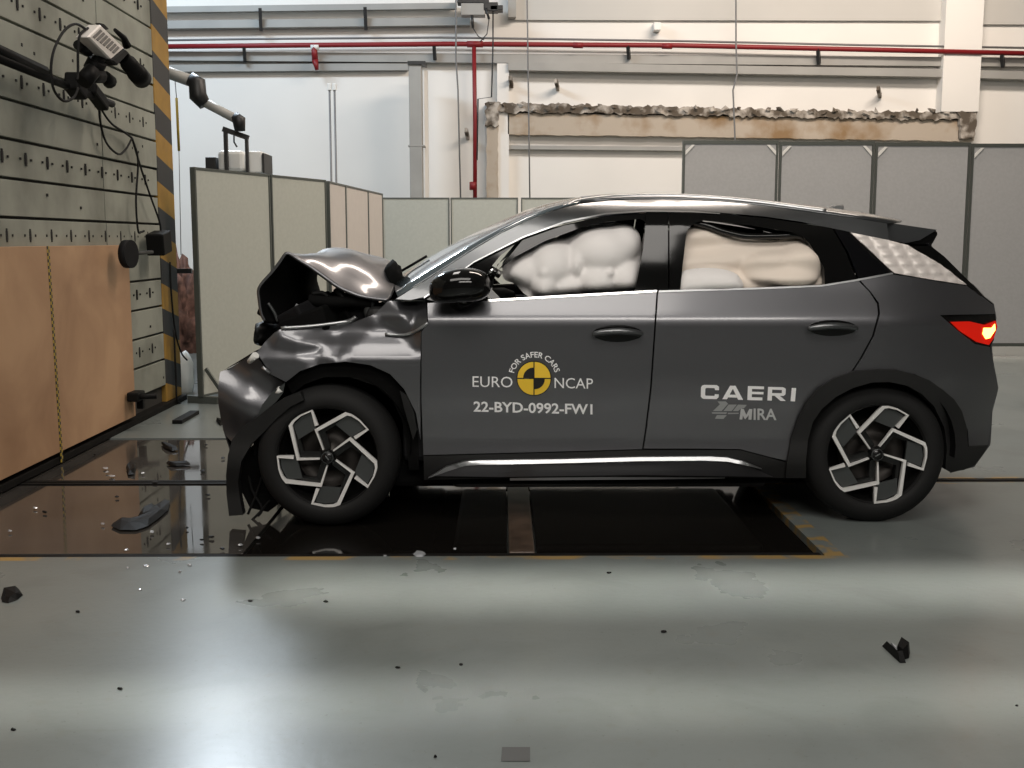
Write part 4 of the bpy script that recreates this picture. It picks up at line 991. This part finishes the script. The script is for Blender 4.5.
# far-side front fender + bumper face: simple curved skins
loftn = [surf(x, y, .1, bump_inset) for x, y in ((258, 352), (232, 368), (221, 374), (219, 400), (224, 430), (232, 455))]
loft('bumper_skin', ([tuple(p) for p in loftn], [(p.x-.02+.05*math.sin(i*2.1), YC, p.z-.02) for i, p in enumerate(loftn)]), m_paint, th=.008)
MIR.append(panel('fender_skin', [(388, 303), (426, 303), (420, 380), (404, 389), (345, 362), (286, 382), (262, 355), (290, 332), (352, 326)], m_paint, off=.04, step=.05, mirror=False)); tmpf = MIR[-1]

# ---- lettering on the doors
def text_mesh(s, bold=0.0):
    cu = bpy.data.curves.new('t', 'FONT'); cu.body = s; cu.size = 1; cu.offset = bold; cu.resolution_u = 3
    o = bpy.data.objects.new('t', cu); COL.objects.link(o); bpy.context.view_layer.update()
    dg = bpy.context.evaluated_depsgraph_get(); me = bpy.data.meshes.new_from_object(o.evaluated_get(dg))
    bpy.data.objects.remove(o); bpy.data.curves.remove(cu); return me
def decal(name, s, x0_, x1_, ybase, yh, m, parent, ang=0.0, bold=0.0, off=-.003, slope=None, arc=None, shear=0):
    me = text_mesh(s, bold)
    xs_ = [v.co.x for v in me.vertices]; zs_ = [v.co.y for v in me.vertices]
    w0, w1 = min(xs_), max(xs_); capH = .70 if not hasattr(decal, 'cap') else decal.cap
    for v in me.vertices:
        u = (v.co.x-w0)/(w1-w0); h = v.co.y/capH
        if arc:
            cx_, cy_, R_, a0_, a1_ = arc; a = math.radians(a0_+(a1_-a0_)*u); rr = R_+h*yh
            px_, py_ = cx_+rr*math.sin(a), cy_-rr*math.cos(a)
        else:
            px_ = x0_+(x1_-x0_)*u+shear*h; py_ = ybase+(slope or 0)*(px_-x0_)-h*yh
        v.co = surf(px_, py_, off)
    o = link(name, me, m); return keep(o, parent)
me = text_mesh('H'); decal.cap = max(v.co.y for v in me.vertices)
decal('lettering', 'EURO', 472.5, 512.5, 386.8, 10.5, m_letter, fdoor, slope=.015)
decal('lettering', 'NCAP', 554.5, 593, 388, 10.2, m_letter, fdoor, slope=.02)
decal('lettering', '22-BYD-0992-FW1', 473.5, 592.5, 411.3, 9.6, m_letter, fdoor, slope=.024, bold=.022)
decal('lettering', 'FOR SAFER CARS', 0, 0, 0, 5.4, m_letter, fdoor, arc=(534.5, 378.5, 21.2, -75, 74), bold=.014)
decal('lettering', 'IRA', 753.6, 776.5, 419.6, 10.8, m_pgrey, rdoor, slope=.012, bold=.018, off=-.006)
def dpoly(name, pts, m, parent, off=-.003):
    vs = [tuple(surf(x, y, off)) for x, y in pts]
    o = raw(name, vs, [tuple(range(len(vs)))], m); return keep(o, parent)
def disc(cx_, cy_, r0, r1, a0_, a1_, n=16):
    o_ = [(cx_+r1*math.cos(math.radians(a0_+(a1_-a0_)*i/n)), cy_-r1*math.sin(math.radians(a0_+(a1_-a0_)*i/n))) for i in range(n+1)]
    i_ = [(cx_+r0*math.cos(math.radians(a1_-(a1_-a0_)*i/n)), cy_-r0*math.sin(math.radians(a1_-(a1_-a0_)*i/n))) for i in range(n+1)] if r0 else [(cx_, cy_)]
    return o_+i_
EC = (534, 378.4)
dpoly('emblem_ring', disc(*EC, 0, 17.6, 0, 359.9, 48)[:-1], m_lblk, fdoor, -.0025)
for a in (0, 90, 180, 270): dpoly('emblem_quadrant', disc(EC[0]+(.6 if a in (0, 270) else -.6), EC[1]+(-.6 if a in (0, 90) else .6), 0, 15.9, a, a+90, 14), m_lyel, fdoor, -.0035)
for a in (90, 270): dpoly('emblem_quadrant', disc(EC[0]+(.6 if a in (0, 270) else -.6), EC[1]+(-.6 if a in (0, 90) else .6), 0, 10.2, a, a+90, 12), m_lblk, fdoor, -.0045)
sx = lambda x: 690+x/8.533; sy = lambda y: 375+y/8.533
for q in ([(235, 225), (305, 225), (325, 245), (270, 308), (195, 308), (255, 250)], [(330, 252), (400, 252), (355, 308), (285, 308)], [(410, 252), (485, 255), (465, 280), (430, 290), (410, 308), (365, 308)], [(185, 318), (315, 318), (310, 332), (190, 330)], [(325, 322), (415, 322), (415, 332), (322, 334)], [(230, 342), (315, 342), (285, 375), (212, 373)]):
    dpoly('emblem_bar', [(sx(x), sy(y)) for x, y in q], m_lgrey, rdoor)
def letter_quads(name, quads, m, parent):
    vs = []; fs = []
    for q in quads:
        fs.append(tuple(range(len(vs), len(vs)+len(q)))); vs += [tuple(surf(sx(x), sy(y), -.003)) for x, y in q]
    return keep(raw(name, vs, fs, m), parent)
letter_quads('lettering', [[(120, 84), (228, 86), (247, 100), (247, 130), (212, 129), (212, 116), (205, 112), (145, 110), (134, 113)], [(120, 84), (134, 113), (131, 120), (129, 168), (134, 176), (120, 204), (104, 199), (92, 184), (94, 104), (104, 90)], [(134, 176), (205, 178), (210, 175), (211, 163), (246, 165), (244, 190), (226, 206), (120, 204)]], m_letter, rdoor)
letter_quads('lettering', [[(275, 206), (342, 91), (366, 92), (366, 118), (316, 207)], [(366, 92), (388, 91), (453, 212), (410, 211), (366, 118)], [(338, 168), (388, 168), (402, 193), (324, 191)]], m_letter, rdoor)
letter_quads('lettering', [[(494, 94), (530, 95), (526, 215), (489, 213)], [(530, 95), (632, 98), (631, 122), (529, 119)], [(528, 142), (628, 145), (627, 166), (527, 163)], [(527, 189), (618, 192), (617, 217), (526, 215)]], m_letter, rdoor)
letter_quads('lettering', [[(666, 101), (702, 102), (698, 219), (660, 217)], [(702, 102), (795, 104), (818, 118), (817, 128), (784, 128), (701, 125)], [(784, 128), (817, 128), (815, 165), (800, 178), (776, 178), (783, 155)], [(700, 154), (783, 155), (776, 178), (699, 177)], [(722, 178), (768, 178), (818, 222), (772, 221)]], m_letter, rdoor)
letter_quads('lettering', [[(868, 110), (906, 111), (896, 226), (857, 224)]], m_letter, rdoor)
letter_quads('lettering', [[(434, 288), (458, 289), (446, 380), (422, 379)], [(458, 289), (480, 340), (470, 379), (450, 345)], [(506, 290), (480, 340), (470, 379), (502, 342)], [(506, 290), (532, 291), (524, 381), (498, 381)]], m_pgrey, rdoor)
nodec = [o for o in MIR]
mirror_all()
COL.objects.unlink(tmpf); bpy.data.objects.remove(tmpf)

# ================================================================ DEBRIS
def shard(name, pts, h, m, label, group=None, z=.002, cat='debris'):
    """broken plastic piece lying on the floor: outline on floor, raised ridge"""
    g_ = [G(x, y, z) for x, y in pts]; c = sum(g_, Vector())/len(g_)
    bm = bmesh.new(); lo = [bm.verts.new((p.x, p.y, z)) for p in g_]
    hi = [bm.verts.new((c.x+(p.x-c.x)*.75, c.y+(p.y-c.y)*.6, z+h*random.uniform(.5, 1.1))) for p in g_]
    n = len(g_)
    for i in range(n): bm.faces.new((lo[i], lo[(i+1) % n], hi[(i+1) % n], hi[i]))
    bm.faces.new(hi); bm.faces.new(lo[::-1]); bmesh.ops.recalc_face_normals(bm, faces=bm.faces)
    o = bm_obj(name, bm, m); return tag(o, label, cat, group)
random.seed(5)
big = empty('bumper_fragment', G(140, 520), 'large curved black bumper fragment lying on the wet plates before the barrier', 'debris')
for pts, h in (([(111, 526), (113, 523), (125, 524), (137, 521), (150, 513), (160, 505), (165, 499), (170, 501), (168, 510), (158, 519), (148, 526), (136, 530), (120, 530)], .018), ([(138, 516), (144, 510), (155, 505), (158, 508), (148, 516), (140, 520)], .03)):
    o = shard('fragment_shell', pts, h, m_debris, 'x'); del o['label']; del o['category']; keep(o, big)
shard('plastic_chunk', [(1, 598), (3, 592), (12, 587), (19, 589), (23, 595), (17, 600), (8, 603), (2, 602)], .025, m_debris, 'black broken plastic chunk on the floor at the left edge of the picture')
tt = empty('plastic_wedge', G(895, 655), 'small black wedge-shaped plastic piece on the bare floor at the right', 'debris')
for pts, h, m in (([(882, 646), (885, 645), (902, 660), (906, 663), (900, 663)], .03, m_debris), ([(895, 654), (899, 650), (910, 653), (909, 658), (903, 660)], .05, m_debris), ([(889, 651), (891, 650), (898, 658), (896, 659)], .034, m_shard)):
    o = shard('wedge_piece', pts, h, m, 'x'); del o['label']; del o['category']; keep(o, tt)
shard('plastic_strip', [(161, 443), (164, 443), (175, 448), (178, 450), (172, 451), (165, 448)], .03, m_debris, 'small black plastic strip on the plates below the white reflection')
shard('plastic_strip', [(166, 463), (172, 462), (190, 463), (190, 465), (176, 466), (168, 465)], .02, m_debris, 'thin black plastic strip lying crosswise near the guide rail')
shard('plastic_strip', [(126, 468), (131, 463), (136, 465), (134, 474), (128, 475)], .03, m_debris, 'dark crumpled plastic scrap near the barrier foot')
shard('plastic_strip', [(216, 421), (222, 420), (226, 423), (220, 426)], .03, m_debris, 'dark brown lump on the floor left of the bumper')
shard('metal_ring', [(413, 554), (416, 551.5), (423, 551.5), (426, 554), (423, 557), (416, 557)], .01, m_shard, 'small oval silver ring at the camera-side edge of the pit', cat='ring')
shard('glass_shard', [(382, 494), (384, 490), (390, 492), (389, 497), (384, 497)], .02, m_shard, 'single white glass shard just right of the crashed front wheel', cat='shard')
st = tag(raw('tape_patch', [G(502, 747, .002), G(530, 747, .002), G(530, 761, .002), G(501, 761, .002)], [(0, 1, 2, 3)], m_stain), 'dark square tape patch at the bottom centre of the floor', 'tape')
random.seed(21)
spots = [(107, 472, 's'), (112, 476, 's'), (106, 468, 's'), (126, 550, 's'), (143, 473, 's'), (10, 531, 's'), (35, 508, 's'), (45, 512, 'd'), (117, 497, 'd'), (203, 471, 'd'), (208, 495, 'd'), (202, 540, 'd'), (211, 537, 'd'), (187, 528, 'd'), (206, 445, 'd'), (223, 458, 'd'), (140, 590, 's'), (183, 600, 's'), (128, 568, 's'), (146, 566, 's'), (190, 565, 's'), (180, 572, 's'), (78, 612, 'd'), (120, 689, 'd'), (13, 730, 'd'), (326, 602, 'd'), (250, 601, 'd'), (398, 668, 'd'), (461, 665, 'd'), (435, 757, 'd'), (1017, 706, 'd'), (664, 632, 'd'), (609, 573, 'd'), (155, 482, 'd'), (95, 455, 'd'), (147, 516, 's'), (152, 532, 's'), (103, 524, 's'), (168, 544, 's'), (385, 556, 's'), (455, 549, 's'), (240, 545, 's'), (258, 538, 's'), (222, 549, 'd')]
ZONES = {'a': 'the wet steel plates', 'b': 'the bare floor just in front of the steel plates', 'c': 'the open floor at the lower left', 'd': 'the black pit cover', 'e': 'the open floor in front of the doors'}
def crumb(x, y, k_):
    zn = 'a' if y < 556 and x < 232 else 'd' if y < 558 else 'b' if y < 605 and x < 240 else 'c' if x < 300 else 'e'
    w_ = 'tiny black plastic' if k_ == 'd' else 'tiny glinting silver'
    return f'{w_} crumb lying on {ZONES[zn]}', f'{w_} crumbs on {ZONES[zn]}'
for i, (x, y, k_) in enumerate(spots):
    s = random.uniform(.9, 2.0); pts = [(x+s*1.8*math.cos(a)*random.uniform(.6, 1.2), y+s*.6*math.sin(a)*random.uniform(.6, 1.2)) for a in (0, 1.2, 2.3, 3.4, 4.5, 5.4)]
    o = shard('crash_fragment', pts, .006, m_debris if k_ == 'd' else m_shard, *crumb(x, y, k_), z=.002)
# base plate and cables at the foot of the corner post
bp_ = tag(box('foot_tray', (G(172, 424).x, G(172, 424).y, .0), (G(196, 416).x, G(196, 414).y, .03), m_debris, bev=.005), 'flat black tray on the floor at the foot of the striped post', 'tray')
